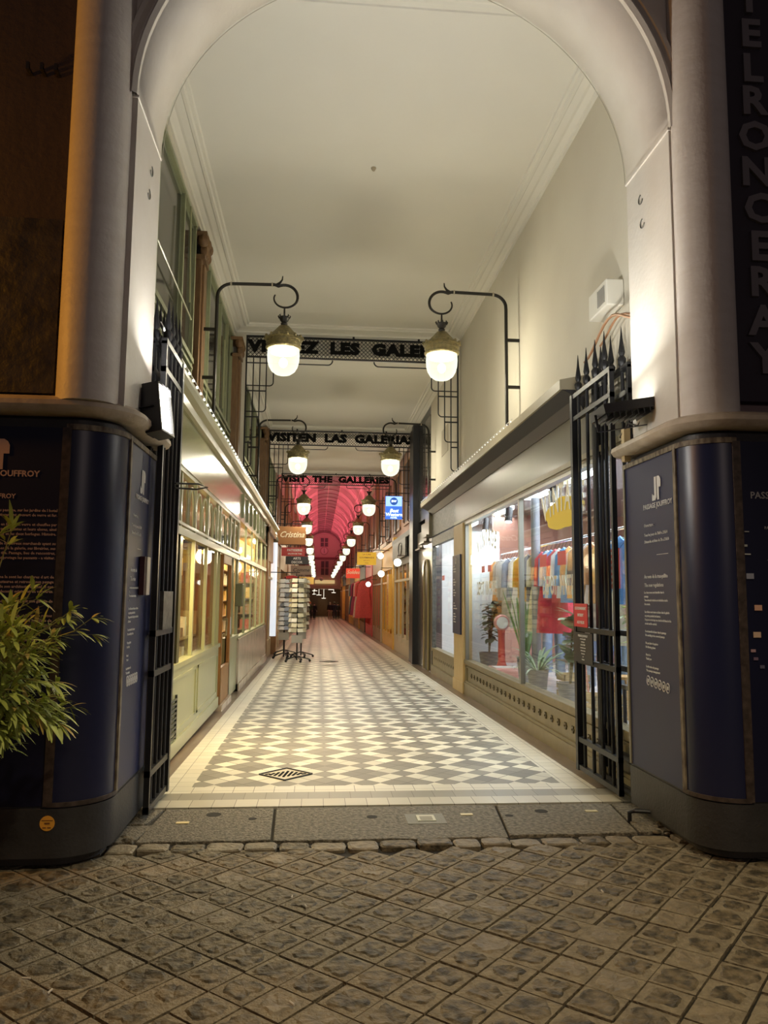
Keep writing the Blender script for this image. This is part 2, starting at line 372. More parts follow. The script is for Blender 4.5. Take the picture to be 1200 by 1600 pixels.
# ---- node helpers for the tiled floor
def floor_mat():
    m = bpy.data.materials.new('diamond_tiles'); m.use_nodes = True; nt = m.node_tree; b = nt.nodes['Principled BSDF']
    geo = N(nt, 'ShaderNodeNewGeometry'); sp = N(nt, 'ShaderNodeSeparateXYZ'); nt.links.new(geo.outputs['Position'], sp.inputs[0])
    def mth(op, a, c=None, d=None):
        n = N(nt, 'ShaderNodeMath', operation=op)
        for i, q in enumerate((a, c, d)):
            if q is None: continue
            if isinstance(q, (int, float)): n.inputs[i].default_value = q
            else: nt.links.new(q, n.inputs[i])
        return n.outputs[0]
    T = 0.166*math.sqrt(2); gx, gy = -.26, 7.15
    x = mth('SUBTRACT', sp.outputs[0], gx); y = mth('SUBTRACT', sp.outputs[1], gy)
    u = mth('ADD', mth('DIVIDE', mth('ADD', x, y), T), 301.0); v = mth('ADD', mth('DIVIDE', mth('SUBTRACT', x, y), T), 601.0)
    fu, fv = mth('FLOOR', u), mth('FLOOR', v)
    bu = mth('GREATER_THAN', mth('MODULO', fu, 3.0), 1.5); bv = mth('GREATER_THAN', mth('MODULO', fv, 3.0), 1.5)
    white = mth('ABSOLUTE', mth('SUBTRACT', bu, bv))
    def edge(q):
        f = mth('FRACT', q); return mth('MINIMUM', f, mth('SUBTRACT', 1.0, f))
    e = mth('MINIMUM', edge(u), edge(v)); gr = mth('LESS_THAN', e, 0.024)
    cb = N(nt, 'ShaderNodeCombineXYZ'); nt.links.new(fu, cb.inputs[0]); nt.links.new(fv, cb.inputs[1])
    wn = N(nt, 'ShaderNodeTexWhiteNoise'); nt.links.new(cb.outputs[0], wn.inputs[0])
    mx = N(nt, 'ShaderNodeMix', data_type='RGBA'); nt.links.new(white, mx.inputs[0])
    mx.inputs[6].default_value = (0.215, 0.195, 0.155, 1); mx.inputs[7].default_value = (0.66, 0.62, 0.50, 1)
    hs = N(nt, 'ShaderNodeHueSaturation'); nt.links.new(mx.outputs[2], hs.inputs['Color'])
    vv = mth('ADD', mth('MULTIPLY', wn.outputs[0], 0.35), 0.80); nt.links.new(vv, hs.inputs['Value'])
    m2 = N(nt, 'ShaderNodeMix', data_type='RGBA'); nt.links.new(gr, m2.inputs[0]); nt.links.new(hs.outputs[0], m2.inputs[6]); m2.inputs[7].default_value = (0.10, 0.085, 0.06, 1)
    nt.links.new(m2.outputs[2], b.inputs['Base Color']); b.inputs['Roughness'].default_value = 0.46
    bp = N(nt, 'ShaderNodeBump'); bp.inputs['Strength'].default_value = 0.25; bp.inputs['Distance'].default_value = 0.004
    nt.links.new(mth('ADD', mth('SUBTRACT', 1.0, gr), mth('MULTIPLY', wn.outputs[0], 0.5)), bp.inputs['Height']); nt.links.new(bp.outputs[0], b.inputs['Normal'])
    return m
def square_mat(name, c1, c2, tx, ty, ox=0, oy=0, mod=None):
    m = bpy.data.materials.new(name); m.use_nodes = True; nt = m.node_tree; b = nt.nodes['Principled BSDF']
    tc = N(nt, 'ShaderNodeNewGeometry'); mp = N(nt, 'ShaderNodeMapping'); mp.inputs['Location'].default_value = (ox, oy, 0)
    nt.links.new(tc.outputs['Position'], mp.inputs[0])
    br = N(nt, 'ShaderNodeTexBrick'); nt.links.new(mp.outputs[0], br.inputs[0]); br.offset = mod or 0.0
    br.inputs['Color1'].default_value = (*c1, 1); br.inputs['Color2'].default_value = (*c2, 1); br.inputs['Mortar'].default_value = (.14, .12, .085, 1)
    br.inputs['Scale'].default_value = 1; br.inputs['Mortar Size'].default_value = .0025; br.inputs['Mortar Smooth'].default_value = .1
    br.inputs['Brick Width'].default_value = tx; br.inputs['Row Height'].default_value = ty
    nt.links.new(br.outputs['Color'], b.inputs['Base Color']); b.inputs['Roughness'].default_value = 0.38; return m
fl_m = floor_mat()
bord = square_mat('border_tiles', (.64, .60, .48), (.70, .66, .55), .166, .166, 0, 0.05)
bord_g = square_mat('grey_border_tiles', (.26, .24, .19), (.33, .30, .23), .169, 10, .05, 5)
bord_w = square_mat('pale_border_tiles', (.50, .46, .36), (.60, .56, .45), .169, 10, .10, 5)
def slope_slab(name, x0, x1, y0, y1, m, dz=0.0, th=.08):
    vs = [(x0,y0,fz(y0)+dz-th),(x1,y0,fz(y0)+dz-th),(x1,y1,fz(y1)+dz-th),(x0,y1,fz(y1)+dz-th),(x0,y0,fz(y0)+dz),(x1,y0,fz(y0)+dz),(x1,y1,fz(y1)+dz),(x0,y1,fz(y1)+dz)]
    return struct(MB().add(vs, [(0,3,2,1),(4,5,6,7),(0,1,5,4),(1,2,6,5),(2,3,7,6),(3,0,4,7)]).build(name, m))
YE = 92.0
slope_slab('floor', -1.02, 2.12, 6.72, 7.0, fl_m); slope_slab('floor', -1.02, 2.12, 7.0, YE, fl_m)
slope_slab('floor_border_left', -1.27, -1.02, 6.52, YE, bord); slope_slab('floor_border_right', 2.12, 2.37, 6.52, YE, bord)
slope_slab('floor_border_front', -1.02, 2.12, 6.52, 6.72, bord)
slope_slab('floor_row_grey', -1.35, 2.75, 6.31, 6.52, bord_g); slope_slab('floor_row_pale', -1.35, 2.75, 6.10, 6.31, bord_w)
slope_slab('floor_edge_left', -1.46, -1.27, 6.52, YE, brownstone, .004); slope_slab('floor_edge_right', 2.37, 2.62, 6.52, YE, brownstone, .004)
# floor drains
t = thing('floor_drain', 'diamond shaped iron floor drain near the entrance', 'floor drain', (-.26, 7.15, .0))
T2 = .235
mb = MB()
pts = [(-T2, 0), (0, -T2), (T2, 0), (0, T2)]
for k in range(4):
    a, b = pts[k], pts[(k+1) % 4]; mb.bar((-.26+a[0], 7.15+a[1], .004), (-.26+b[0], 7.15+b[1], .004), .014, .012)
mb.build('frame', iron, t)
mb = MB(); mb.prism([(p[0]*.95, p[1]*.95) for p in pts], -.004, .002, lambda a, b, d: (-.26+a, 7.15+b, d)); mb.build('plate', mat('drain_plate', (.55,.50,.40), .5, metal=.3), t)
mb = MB()
for k in range(-4, 5):
    x = -.26+k*.04; h = T2-abs(k*.04)-.055; mb.bar((x-.018, 7.15-h*.62, .0035), (x+.018, 7.15+h*.62, .0035), .020, .006)
mb.build('slots', matteblack, t)
cx, cy = .56, 12.5; zc = fz(12.5)
t2 = copy_tree(t, (cx, cy, zc+.002), 'diamond shaped iron floor drain farther along the tiled floor'); 
# cigarette butts and paper scraps
for k in range(9):
    x, y = random.uniform(-1.3, 2.4), random.uniform(3.0, 5.0); a = random.random()*PI
    if k < 4: x = random.uniform(-1.4, -.6); y = random.uniform(3.3, 4.7)
    o = MB().tube([(x, y, .003), (x+.035*math.cos(a), y+.035*math.sin(a), .003)], .0045, 6).build('cigarette_butt', mat('butt', (.55,.5,.42), .8))
    tag(o, 'pale cigarette butt lying on the cobbles', 'litter', 'litter on the cobbles')
# ================================================================== FACADE ARCH
AC, AA, AB, IZ = 0.575, 1.825, 1.66, 4.885
Y0, Y1 = 4.90, 5.64
def arch_pts(n=48, a=AA, b=AB):
    return [(AC-a*math.cos(PI*k/n), IZ+b*math.sin(PI*k/n)) for k in range(n+1)]
ap = arch_pts()
mb = MB(); TOP = 9.0
for k in range(len(ap)-1):
    (xa, za), (xb, zb) = ap[k], ap[k+1]
    vs = [(xa,Y0,za),(xb,Y0,zb),(xb,Y0,TOP),(xa,Y0,TOP),(xa,Y1,za),(xb,Y1,zb),(xb,Y1,TOP),(xa,Y1,TOP)]
    mb.add(vs, [(0,1,2,3),(5,4,7,6),(1,0,4,5),(3,2,6,7)])
o = mb.build('wall_facade_arch', facade_m); struct(o, 'pale plaster arch over the passage entrance')
for p in o.data.polygons:
    if abs(p.normal.y) < .5 and p.normal.z < .3: p.use_smooth = True
struct(MB().box(-1.655, -1.25, Y0, Y1, 2.72, TOP).build('wall_facade_left', facade_m))
struct(MB().box(2.40, 2.84, Y0, Y1, 2.72, TOP).build('wall_facade_right', facade_m))
# archivolt moulding
mb = MB(); prof = [(0.0, 0), (0.0, -.035), (.03, -.055), (.05, -.03), (.06, -.03), (.085, -.06), (.115, -.06), (.135, -.03), (.135, 0)]
n = 48; vs = []; fs = []
for k in range(n+1):
    th = PI*k/n
    for (r, d) in prof: vs.append((AC-(AA+r)*math.cos(th), Y0+d, IZ+(AB+r)*math.sin(th)))
q = len(prof)
for k in range(n):
    for j in range(q-1): fs.append((k*q+j, (k+1)*q+j, (k+1)*q+j+1, k*q+j+1))
mb.add(vs, fs); struct(mb.build('trim_archivolt', facade_m, smooth=True))
# impost fillets
struct(MB().box(-1.30, -1.242, Y0-.012, Y1+.005, IZ-.012, IZ+.004).build('trim_impost_left', facade_m))
struct(MB().box(2.388, 2.45, Y0-.012, Y1+.005, IZ-.012, IZ+.008).build('trim_impost_right', facade_m))
# spandrel panel line
# engaged columns
for (nm, cx, cy, r) in (('column_left', -1.475, 4.90, .19), ('column_right', 2.60, 4.86, .19)):
    mb = MB(); mb.lathe((cx, cy, 0), [(r, 2.78), (r, 9.0)], 40)
    o = mb.build('engaged_column', column_m, smooth=True)
    tag(o, 'round cream column left of the arch, orange-lit on its outer side' if 'left' in nm else 'round cream column right of the arch, beside the vertical hotel sign', 'column')
# side facades above the ledges
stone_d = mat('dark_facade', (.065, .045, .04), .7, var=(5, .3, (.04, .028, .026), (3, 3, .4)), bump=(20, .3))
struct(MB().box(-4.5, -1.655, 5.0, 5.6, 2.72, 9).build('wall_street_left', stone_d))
struct(MB().box(2.84, 5.5, 5.0, 5.6, 2.72, 9).build('wall_street_right', mat('mauve_facade', (.30, .22, .22), .7, var=(4, .3, (.22, .16, .16)))))
o = MB().box(-4.0, -1.70, 4.93, 5.0, 2.86, 4.02).build('wall_panel', mat('carved_dark', (.022, .017, .016), .6, var=(7, .12, (.05, .042, .036)), bump=(9, 1.0)))
tag(o, 'dark carved panel on the wall left of the orange-lit column', 'wall panel')
for k in range(3):
    x = -1.98+k*.09; mb = MB(); mb.bar((x, 5.0, 5.06), (x, 4.92, 5.06), .02, .02); mb.bar((x, 4.93, 5.06), (x, 4.93, 5.10), .02, .02)
    tag(mb.build('wall_hook', blackpaint), 'small dark hook on the wall beside the left column', 'hook', 'dark hooks on the left wall')
# hotel sign, vertical letters on the right
t = thing('hotel_sign', 'vertical dark sign of grey letters right of the right column', 'sign', (3.15, 4.93, 2.9))
MB().box(2.85, 3.42, 4.93, 5.0, 2.95, 9).build('sign_board', mat('sign_dark', (.035, .028, .04), .6), t)
lett = mat('sign_letters', (.20, .18, .19), .5)
zz = [5.93, 5.66, 5.39, 5.14, 4.87, 4.60, 4.33, 4.05, 3.79, 3.51, 3.24]
for ch, z in zip('TELRONCERAY', zz):
    text('letter', ch, .29, (3.045, 4.925, z), X_, Z_, lett, t, ext=.02, offset=.010, xs=1.05)
for ch, z in zip('HO', (6.47, 6.20)): text('letter', ch, .29, (3.045, 4.925, z), X_, Z_, lett, t, ext=.02, offset=.010, xs=1.05)
# ================================================================== LOWER PIERS (poster boxes)
def path(side):
    if side < 0:
        yf, xs, r, ye, xo = 4.83, -1.25, .30, 5.98, -3.4
        p = [(xo, yf), (xs-r, yf)]; c = (xs-r, yf+r)
        arc = [(c[0]+r*math.sin(a), c[1]-r*math.cos(a)) for a in [PI/2*k/14 for k in range(15)]]
    else:
        yf, xs, r, ye, xo = 4.70, 2.40, .27, 5.86, 4.6
        p = [(xo, yf), (xs+r, yf)]; c = (xs+r, yf+r)
        arc = [(c[0]-r*math.sin(a), c[1]-r*math.cos(a)) for a in [PI/2*k/14 for k in range(15)]]
    return p[:1]+arc+[(xs, ye)], r
def offs(pts, d, side):
    out = []
    for i, p in enumerate(pts):
        a = pts[max(i-1, 0)]; b = pts[min(i+1, len(pts)-1)]
        t = V(b[0]-a[0], b[1]-a[1], 0)
        if i == 0: t = V(pts[1][0]-p[0], pts[1][1]-p[1], 0)
        if i == len(pts)-1: t = V(p[0]-pts[-2][0], p[1]-pts[-2][1], 0)
        if i == 1: t = V(p[0]-pts[0][0], p[1]-pts[0][1], 0)
        if i == len(pts)-2: t = V(pts[-1][0]-p[0], pts[-1][1]-p[1], 0)
        t.normalize(); n = V(t.y, -t.x, 0)*(1 if side < 0 else -1)
        out.append((p[0]+n.x*d, p[1]+n.y*d))
    return out
def sub(pts, s0, s1):
    # portion of polyline by arclength
    out = []; s = 0
    for a, b in zip(pts, pts[1:]):
        L = math.hypot(b[0]-a[0], b[1]-a[1])
        lo, hi = max(s0, s), min(s1, s+L)
        if lo < hi-1e-6:
            pa = (a[0]+(b[0]-a[0])*(lo-s)/L, a[1]+(b[1]-a[1])*(lo-s)/L); pb = (a[0]+(b[0]-a[0])*(hi-s)/L, a[1]+(b[1]-a[1])*(hi-s)/L)
            if not out: out.append(pa)
            out.append(pb)
        s += L
    return out
def shell(mb, pts, side, d0, d1, z0, z1):
    a = offs(pts, d0, side) if len(pts) > 2 else simple(pts, d0, side); b = offs(pts, d1, side) if len(pts) > 2 else simple(pts, d1, side)
    n = len(pts); vs = [(p[0], p[1], z) for z in (z0, z1) for p in a]+[(p[0], p[1], z) for z in (z0, z1) for p in b]
    fs = []
    for i in range(n-1):
        fs += [(2*n+i, 2*n+i+1, 3*n+i+1, 3*n+i), (i+1, i, n+i, n+i+1), (i, i+1, 2*n+i+1, 2*n+i), (n+i+1, n+i, 3*n+i, 3*n+i+1)]
    fs += [(0, 2*n, 3*n, n), (n-1, 2*n-1, 4*n-1, 3*n-1)]
    mb.add(vs, fs)
def simple(pts, d, side):
    t = V(pts[1][0]-pts[0][0], pts[1][1]-pts[0][1], 0).normalized(); n = V(t.y, -t.x, 0)*(1 if side < 0 else -1)
    return [(p[0]+n.x*d, p[1]+n.y*d) for p in pts]
PF = {}
for side in (-1, 1):
    pts, r = path(side); L = [math.hypot(b[0]-a[0], b[1]-a[1]) for a, b in zip(pts, pts[1:])]
    s_c0 = L[0]; s_c1 = sum(L[:-1]); s_e = sum(L)
    nm = 'left' if side < 0 else 'right'
    inner = offs(pts, -.06, side); back = [(inner[-1][0]+(-.6 if side < 0 else .6), inner[-1][1]), (inner[0][0], inner[-1][1])]
    core = inner+back
    struct(MB().prism(core, .0, 2.80, lambda a, b, d: (a, b, d)).build('wall_pier_'+nm, darkstone))
    t = thing('poster_pillar', 'dark rounded poster pillar at the '+nm+' of the passage entrance', 'pillar', (pts[8][0], pts[8][1], 0))
    mb = MB(); shell(mb, pts, side, -.06, 0, .055, .335); shell(mb, pts, side, -.03, -.012, .335, .35); mb.build('base', darkstone, t, smooth=True)
    # panels
    g = .022
    mb = MB(); shell(mb, sub(pts, s_c0-1.7, s_c0-g-.02), side, -.05, -.006, .35, 2.62); mb.build('front_panel', navy_front, t, smooth=True)
    mb = MB(); shell(mb, sub(pts, s_c0+.01, s_c1-.012), side, -.05, -.006, .37, 2.61); mb.build('corner_panel', navy_gloss, t, smooth=True)
    mb = MB(); shell(mb, sub(pts, s_c1+g, s_e-.03), side, -.05, -.006, .35, 2.63); mb.build('side_panel', navy, t, smooth=True)
    mb = MB(); shell(mb, sub(pts, s_c0-g-.02, s_c0+.01), side, -.05, .006, .35, 2.62); shell(mb, sub(pts, s_c0-g, s_c1+g), side, -.04, .006, .345, .37); mb.build('corner_frame', frame_d, t, smooth=True)
    mb = MB(); shell(mb, sub(pts, s_c1-.014, s_c1+g), side, -.05, .007, .36, 2.62); shell(mb, sub(pts, s_c0-.02, s_e-.03), side, -.05, .004, 2.61, 2.645); mb.build('edge_frame', frame_m, t, smooth=True)
    mb = MB(); shell(mb, sub(pts, s_e-.03, s_e), side, -.06, .004, .35, 2.645); mb.build('rear_frame', mat('olive_frame', (.22,.19,.12), .5), t, smooth=True)
    PF[side] = (pts, s_c0, s_c1, s_e, t)
    # ledge
    mb = MB(); lp = pts
    prof = [(-.06, 2.70), (.03, 2.70), (.075, 2.715), (.095, 2.745), (.09, 2.775), (.05, 2.80), (-.06, 2.835)]
    rings = [offs(lp, d, side) for d, z in prof]; vs = []; fs = []; n = len(lp)
    for (d, z), rg in zip(prof, rings): vs += [(p[0], p[1], z) for p in rg]
    for j in range(len(prof)-1):
        for i in range(n-1): fs.append((j*n+i, j*n+i+1, (j+1)*n+i+1, (j+1)*n+i))
    fs.append(tuple(j*n+n-1 for j in range(len(prof))))
    mb.add(vs, fs)
    # top cover
    tp = [(p[0], p[1]) for p in offs(lp, -.058, side)]+[(lp[-1][0]+(-.6 if side < 0 else .6), lp[-1][1]), (lp[0][0], lp[-1][1])]
    mb.prism(tp, 2.70, 2.834, lambda a, b, d: (a, b, d))
    struct(mb.build('trim_ledge_'+nm, ledge_m, smooth=True))
# ---- JP logo builder (in local 2D, up/right)
def logo(mb, pos, right, s):
    rv = V(*right); n = rv.cross(V(0,0,1))
    def fn(a, b, d): q = V(*pos)+rv*a*s+V(0,0,1)*b*s+n*d; return tuple(q)
    mb.prism([(-.42,-.5),(-.12,-.5),(-.0,-.38),(-.0,.5),(-.2,.5),(-.2,-.28),(-.28,-.28),(-.42,-.2)], 0, .003, fn)
    mb.prism([(.06,-.5),(.24,-.5),(.24,.02),(.42,.02),(.42,.3),(.36,.42),(.24,.5),(.06,.5)], 0, .003, fn)
    return mb
# right jamb notice (faces -X); text runs far -> near
tR = PF[1][4]; xr = 2.40+.004
mb = MB(); logo(mb, (xr, 5.27, 2.385), NY, .17); mb.build('logo', white_txt, tR)
items = [('PASSAGE JOUFFROY', .052, (xr, 5.27, 2.265), NY, Z_, dict(ext=.001, offset=.001))]
def lines(items, x_or_y, start, z, rows, size, right, axis, align='LEFT', dz=None):
    dz = dz or size*1.35
    for r_ in rows:
        if r_:
            pos = (x_or_y, start, z) if axis == 'x' else (start, x_or_y, z)
            items.append((r_, size, pos, right, Z_, dict(ext=.0006, align=align, res=1, offset=.0006)))
        z -= dz
    return z
lines(items, xr, 5.50, 2.13, ['Ouverture :'], .036, NY, 'x'); lines(items, xr, 5.50, 2.06, ['Tous les jours de 7h00 a 21h30', 'Dimanche et fetes de 7h a 21h30'], .030, NY, 'x', dz=.05)
lines(items, xr, 5.30, 1.925, ['_________'], .04, NY, 'x'); 
lines(items, xr, 5.52, 1.755, ['Au nom de la tranquillite', 'The new regulations'], .038, NY, 'x', dz=.062)
lines(items, xr, 5.53, 1.64, ['Les deux roues sont interdits dans le', 'passage.', 'Two-wheeled vehicles are forbidden inside', 'the arcade.', '', 'Les chiens sont tenus en laisse dans la galerie', 'et portes pendant les heures.', 'Dogs are to be kept on a lead at all times in the', 'arcade and be carried.', '', 'Il est interdit de fumer dans le passage', 'No smoking in the covered passage', '', 'Ne pas jeter de papiers', 'No littering please', '', 'Merci de', 'Thank you', '', 'La direction du passage', 'The passage management'], .022, NY, 'x', dz=.0282)
join_text('notice_lettering', items, white_txt, tR)
mb = MB()
for k in range(6):
    y = 5.50-k*.063; c = (xr, y, 1.005-k*.004)
    pts = [(c[0], c[1]+.025*math.cos(a), c[2]+.033*math.sin(a)) for a in [2*PI*i/14 for i in range(15)]]
    mb.tube(pts, .004, 5, cap=False); mb.box(xr-.002, xr, y-.011, y+.011, c[2]-.012, c[2]+.012)
mb.build('pictograms', white_txt, tR)
# right front board: shop names and small logos
yf = 4.70+.003; items = []
items.append(('PASSAGE JOUFFROY', .062, (3.05, yf, 2.265), X_, Z_, dict(ext=.0008, offset=.001)))
rows = [(2.055, 'PATISSERIE A LA FRANCAISE'), (1.955, 'THE ET CAFE'), (1.90, 'PALAIS'), (1.84, 'TIMBRES DE COLLECTION'), (1.745, 'JEUX ET JOUETS'), (1.70, 'CADEAUX'), (1.57, 'BIJOUX ANCIENS'), (1.42, 'CANNES ET PARAPLUIES'), (1.29, 'LA MAISON DE POUPEES'), (1.24, 'ARTS ET LIVRES'), (1.19, 'AFFICHES'), (1.09, 'LA CURE GOURMANDE')]
for z, s_ in rows: items.append((s_, .026, (3.02, yf, z), X_, Z_, dict(ext=.0006, res=1, offset=.0006)))
for z, s_ in rows[:-1]: items.append(('_'*12, .02, (3.02, yf, z-.018), X_, Z_, dict(ext=.0004, res=1)))
join_text('directory_lettering', items, mat('grey_lettering', (.32,.31,.34), .6), tR)
for (x, z, w, h, c) in ((2.745, 1.745, .05, .035, (.32,.33,.42)), (2.79, 1.545, .05, .035, (.75,.42,.30)), (2.775, 1.375, .05, .035, (.72,.50,.36)), (2.745, 1.275, .032, .018, (.45,.28,.32)), (2.76, 1.225, .03, .018, (.20,.13,.20)), (2.80, 1.175, .03, .02, (.13,.13,.2)), (2.735, 2.03, .03, .006, (.4,.4,.4)), (2.72, 1.94, .03, .014, (.4,.4,.4)), (2.735, 1.885, .04, .008, (.5,.5,.5)), (2.70, 1.832, .03, .006, (.4,.4,.4))):
    o = MB().box(x-w/2, x+w/2, yf-.004, yf, z-h/2, z+h/2).build('shop_logo', mat('logo_%d' % int(z*1000), c, .6), tR)
# scratches on the right corner panel left out of geometry; left front board
tL = PF[-1][4]; yl = 4.83+.003
mb = MB(); logo(mb, (-1.985, yl, 2.445), X_, .19); mb.build('logo', pink_txt, tL)
items = [('PASSAGE JOUFFROY', .052, (-1.955, yl, 2.325), X_, Z_, dict(ext=.0008, offset=.0016)), ('LE PASSAGE JOUFFROY', .040, (-2.06, yl, 2.185), X_, Z_, dict(ext=.0008, offset=.001))]
body = ['Cree en 1845 dans le prolongement du passage, sur les jardins de l hotel', 'il est entierement couvert de verre et fer.', '', 'La galerie fut la premiere construite en fer et en verre et chauffee par', 'le sol. Les decors sont dus a trois artistes et leurs eleves, ainsi', 'que les boutiques anciennes et les deux horloges. Histoire.', '', 'On y trouve un musee de cire, un hotel et de nombreux marchands ayant su', 'garder le charme des annees de la galerie, ses librairies, ses', 'antiquaires et ses salons de the. Passage, lieu de rencontres,', 'ce passage abrite et protege les passants - a visiter.', '', '', '', 'Elle fut classee en 1974 comme le sont les chambres d art de', 'la ville. Elle fut entierement restauree et retrouve son pavage', 'en 1987 sous la conduite de son architecte en chef et son', 'decor d origine et de verrieres.', '', 'Toutes les boutiques anciennes ouvrent une galerie de', '', '', 'Il est aujourd hui tres anime, salle et ses restos', 'musees et marches aux vieilles horloges de', 'la ville. Elle est un lieu de promenade agreable par tous', '', '', 'Ouvert tous les jours de l annee, l un des plus connus']
lines(items, yl, -1.60, 2.10, body, .0245, X_, 'y', align='RIGHT', dz=.0290)
join_text('history_lettering', items, pink_txt, tL)
# left jamb notice (faces +X), text runs near -> far
xl = -1.25-.004
mb = MB(); logo(mb, (xl, 5.52, 2.385), Y_, .17); mb.build('logo', white_txt, tL)
items = [('PASSAGE JOUFFROY', .045, (xl, 5.54, 2.265), Y_, Z_, dict(ext=.001, offset=.0008))]
lines(items, xl, 5.29, 2.13, ['Ouverture :'], .030, Y_, 'x'); lines(items, xl, 5.27, 2.06, ['Tous les jours de 7h00', 'Dimanche de 7h a 21h'], .030, Y_, 'x', dz=.05)
lines(items, xl, 5.45, 1.925, ['_____'], .04, Y_, 'x')
lines(items, xl, 5.28, 1.76, ['Au nom de', 'The rules'], .04, Y_, 'x', dz=.062)
lines(items, xl, 5.27, 1.64, ['Les deux roues sont interdits', 'ici.', 'Two-wheeled vehicles', 'no.', '', 'Les chiens sont tenus en laisse', 'et portes pendant les', 'Dogs are to be kept on a lead at', 'all times', '', 'Il est interdit de fumer', 'No smoking in the', '', 'Ne pas jeter', 'No litter', '', 'Merci', 'Thank', '', 'La direction du', 'The passage'], .022, Y_, 'x', dz=.0282)
join_text('notice_lettering', items, white_txt, tL)
mb = MB()
for k in range(6):
    y = 5.32+k*.052; c = (xl, y, 1.02)
    pts = [(c[0], c[1]+.021*math.cos(a), c[2]+.033*math.sin(a)) for a in [2*PI*i/14 for i in range(15)]]
    mb.tube(pts, .004, 5, cap=False); mb.box(xl, xl+.002, y-.009, y+.009, c[2]-.012, c[2]+.012)
mb.build('pictograms', white_txt, tL)
# round orange sticker on the left base
t = thing('round_sticker', 'round orange sticker on the dark base of the left pillar', 'sticker', (-1.56, 4.825, .255))
mb = MB(); mb.prism([(.043*math.cos(2*PI*k/28), .043*math.sin(2*PI*k/28)) for k in range(28)], 0, .003, lambda a, b, d: (-1.56+a, 4.829-d, .255+b)); mb.build('disc', mat('orange_sticker', (.85,.40,.05), .5), t)
mb = MB(); mb.box(-1.592, -1.528, 4.8245, 4.826, .270, .274); mb.box(-1.575, -1.545, 4.8245, 4.826, .250, .260); mb.box(-1.585, -1.565, 4.8245, 4.826, .228, .234); mb.box(-1.557, -1.537, 4.8245, 4.826, .228, .234); mb.build('print', mat('dark_print', (.2,.08,.02), .6), t)
# letter-box like device on the left jamb
t = thing('intercom_box', 'small maroon and white box fixed on the left pillar side', 'intercom', (-1.23, 5.64, 1.58))
MB().box(-1.25, -1.215, 5.52, 5.56, 1.59, 1.86).build('maroon_side', mat('maroon', (.06,.012,.015), .5), t)
MB().box(-1.25, -1.205, 5.56, 5.66, 1.59, 1.86).build('white_body', mat('offwhite_box', (.55,.5,.42), .5), t, bevel=.005)
# ================================================================== PASSAGE SHELL
# right wall above the shop cornice
struct(MB().box(XR, 3.0, 5.6, 17.6, 3.45, 6.55).build('wall_right', plaster))
struct(MB().box(XR-.02, 3.0, 14.0, 17.6, 3.2, 6.4).build('wall_right_second', plaster))
# ceilings
struct(MB().box(-2.2, 3.2, 5.6, 14.2, 6.5, 6.8).build('ceiling', plaster2))
struct(MB().box(-2.2, 3.2, 14.2, 21.2, 6.22, 6.8).build('ceiling_second', plaster2))
struct(MB().box(-2.2, 3.2, 21.2, 28.2, 6.12, 6.8).build('ceiling_third', plaster2))
# ceiling moulding frames (stepped)
def cornice(x0, x1, y0, y1, zc, nm, dd=.30):
    prof = [(0, -.0), (0, -.10), (.03, -.10), (.045, -.075), (.10, -.055), (.13, -.06), (.20, -.045), (.21, -.055), (.24, -.055), (.255, -.03), (.285, -.03), (.29, -.012), (.30, 0)]
    mb = MB(); rings = []
    for d, h in prof: rings.append([(x0+d, y0+d, zc+h), (x1-d, y0+d, zc+h), (x1-d, y1-d, zc+h), (x0+d, y1-d, zc+h)])
    vs = [p for r in rings for p in r]; fs = []
    for j in range(len(prof)-1):
        for i in range(4): fs.append((j*4+i, j*4+(i+1) % 4, (j+1)*4+(i+1) % 4, (j+1)*4+i))
    mb.add(vs, fs); return struct(mb.build(nm, plaster2))
cornice(XM, XR, 5.64, 13.9, 6.5, 'trim_ceiling_first'); cornice(XM, XR, 14.25, 21.1, 6.22, 'trim_ceiling_second'); cornice(XM, XR, 21.4, 28.1, 6.12, 'trim_ceiling_third')
# frieze above the left mezzanine windows
struct(MB().box(-2.2, XM, 5.6, 28, 6.28, 6.5).box(-1.66, -1.585, 5.64, 28, 6.25, 6.31).build('trim_frieze_left', plaster))
# piers framing bay 2
struct(MB().box(-1.72, XL+.01, 13.95, 14.2, 3.6, 6.45).build('wall_pier_bay', plaster))
struct(MB().box(-1.72, XL+.01, 21.0, 21.3, 3.6, 6.2).build('wall_pier_bay_far', brownwood))
struct(MB().box(XL, XR, 14.0, 14.2, 6.36, 6.5).build('wall_beam_bay', plaster2))
struct(MB().box(XL, XR, 21.1, 21.4, 5.98+.15, 6.22).build('wall_beam_bay_far', plaster2))
struct(MB().box(XL-.3, XR+.3, 28.0, 28.3, 6.0, 6.35).build('wall_beam_arcade', plaster2))
# wiring line and small stain on the ceiling: hook
tag(MB().lathe((.55, 8.35, 6.46), [(.012, 0), (.03, .03), (.03, .04)], 10).build('ceiling_hook', mat('tan_metal', (.4,.34,.24), .5)), 'small tan hook at the centre of the white ceiling', 'hook')
# alarm box on the right wall
t = thing('alarm_box', 'cream plastic alarm box with sounder slots high on the right wall', 'alarm box', (2.52, 6.42, 4.25))
MB().box(2.44, 2.60, 6.22, 6.66, 4.12, 4.36).build('case', mat('cream_plastic', (.72,.70,.62), .4), t, bevel=.012)
mb = MB()
for k in range(6): mb.box(2.434, 2.442, 6.26+k*.03, 6.275+k*.03, 4.16, 4.31)
mb.build('slots', mat('shadow_grey', (.28,.27,.24), .7), t)
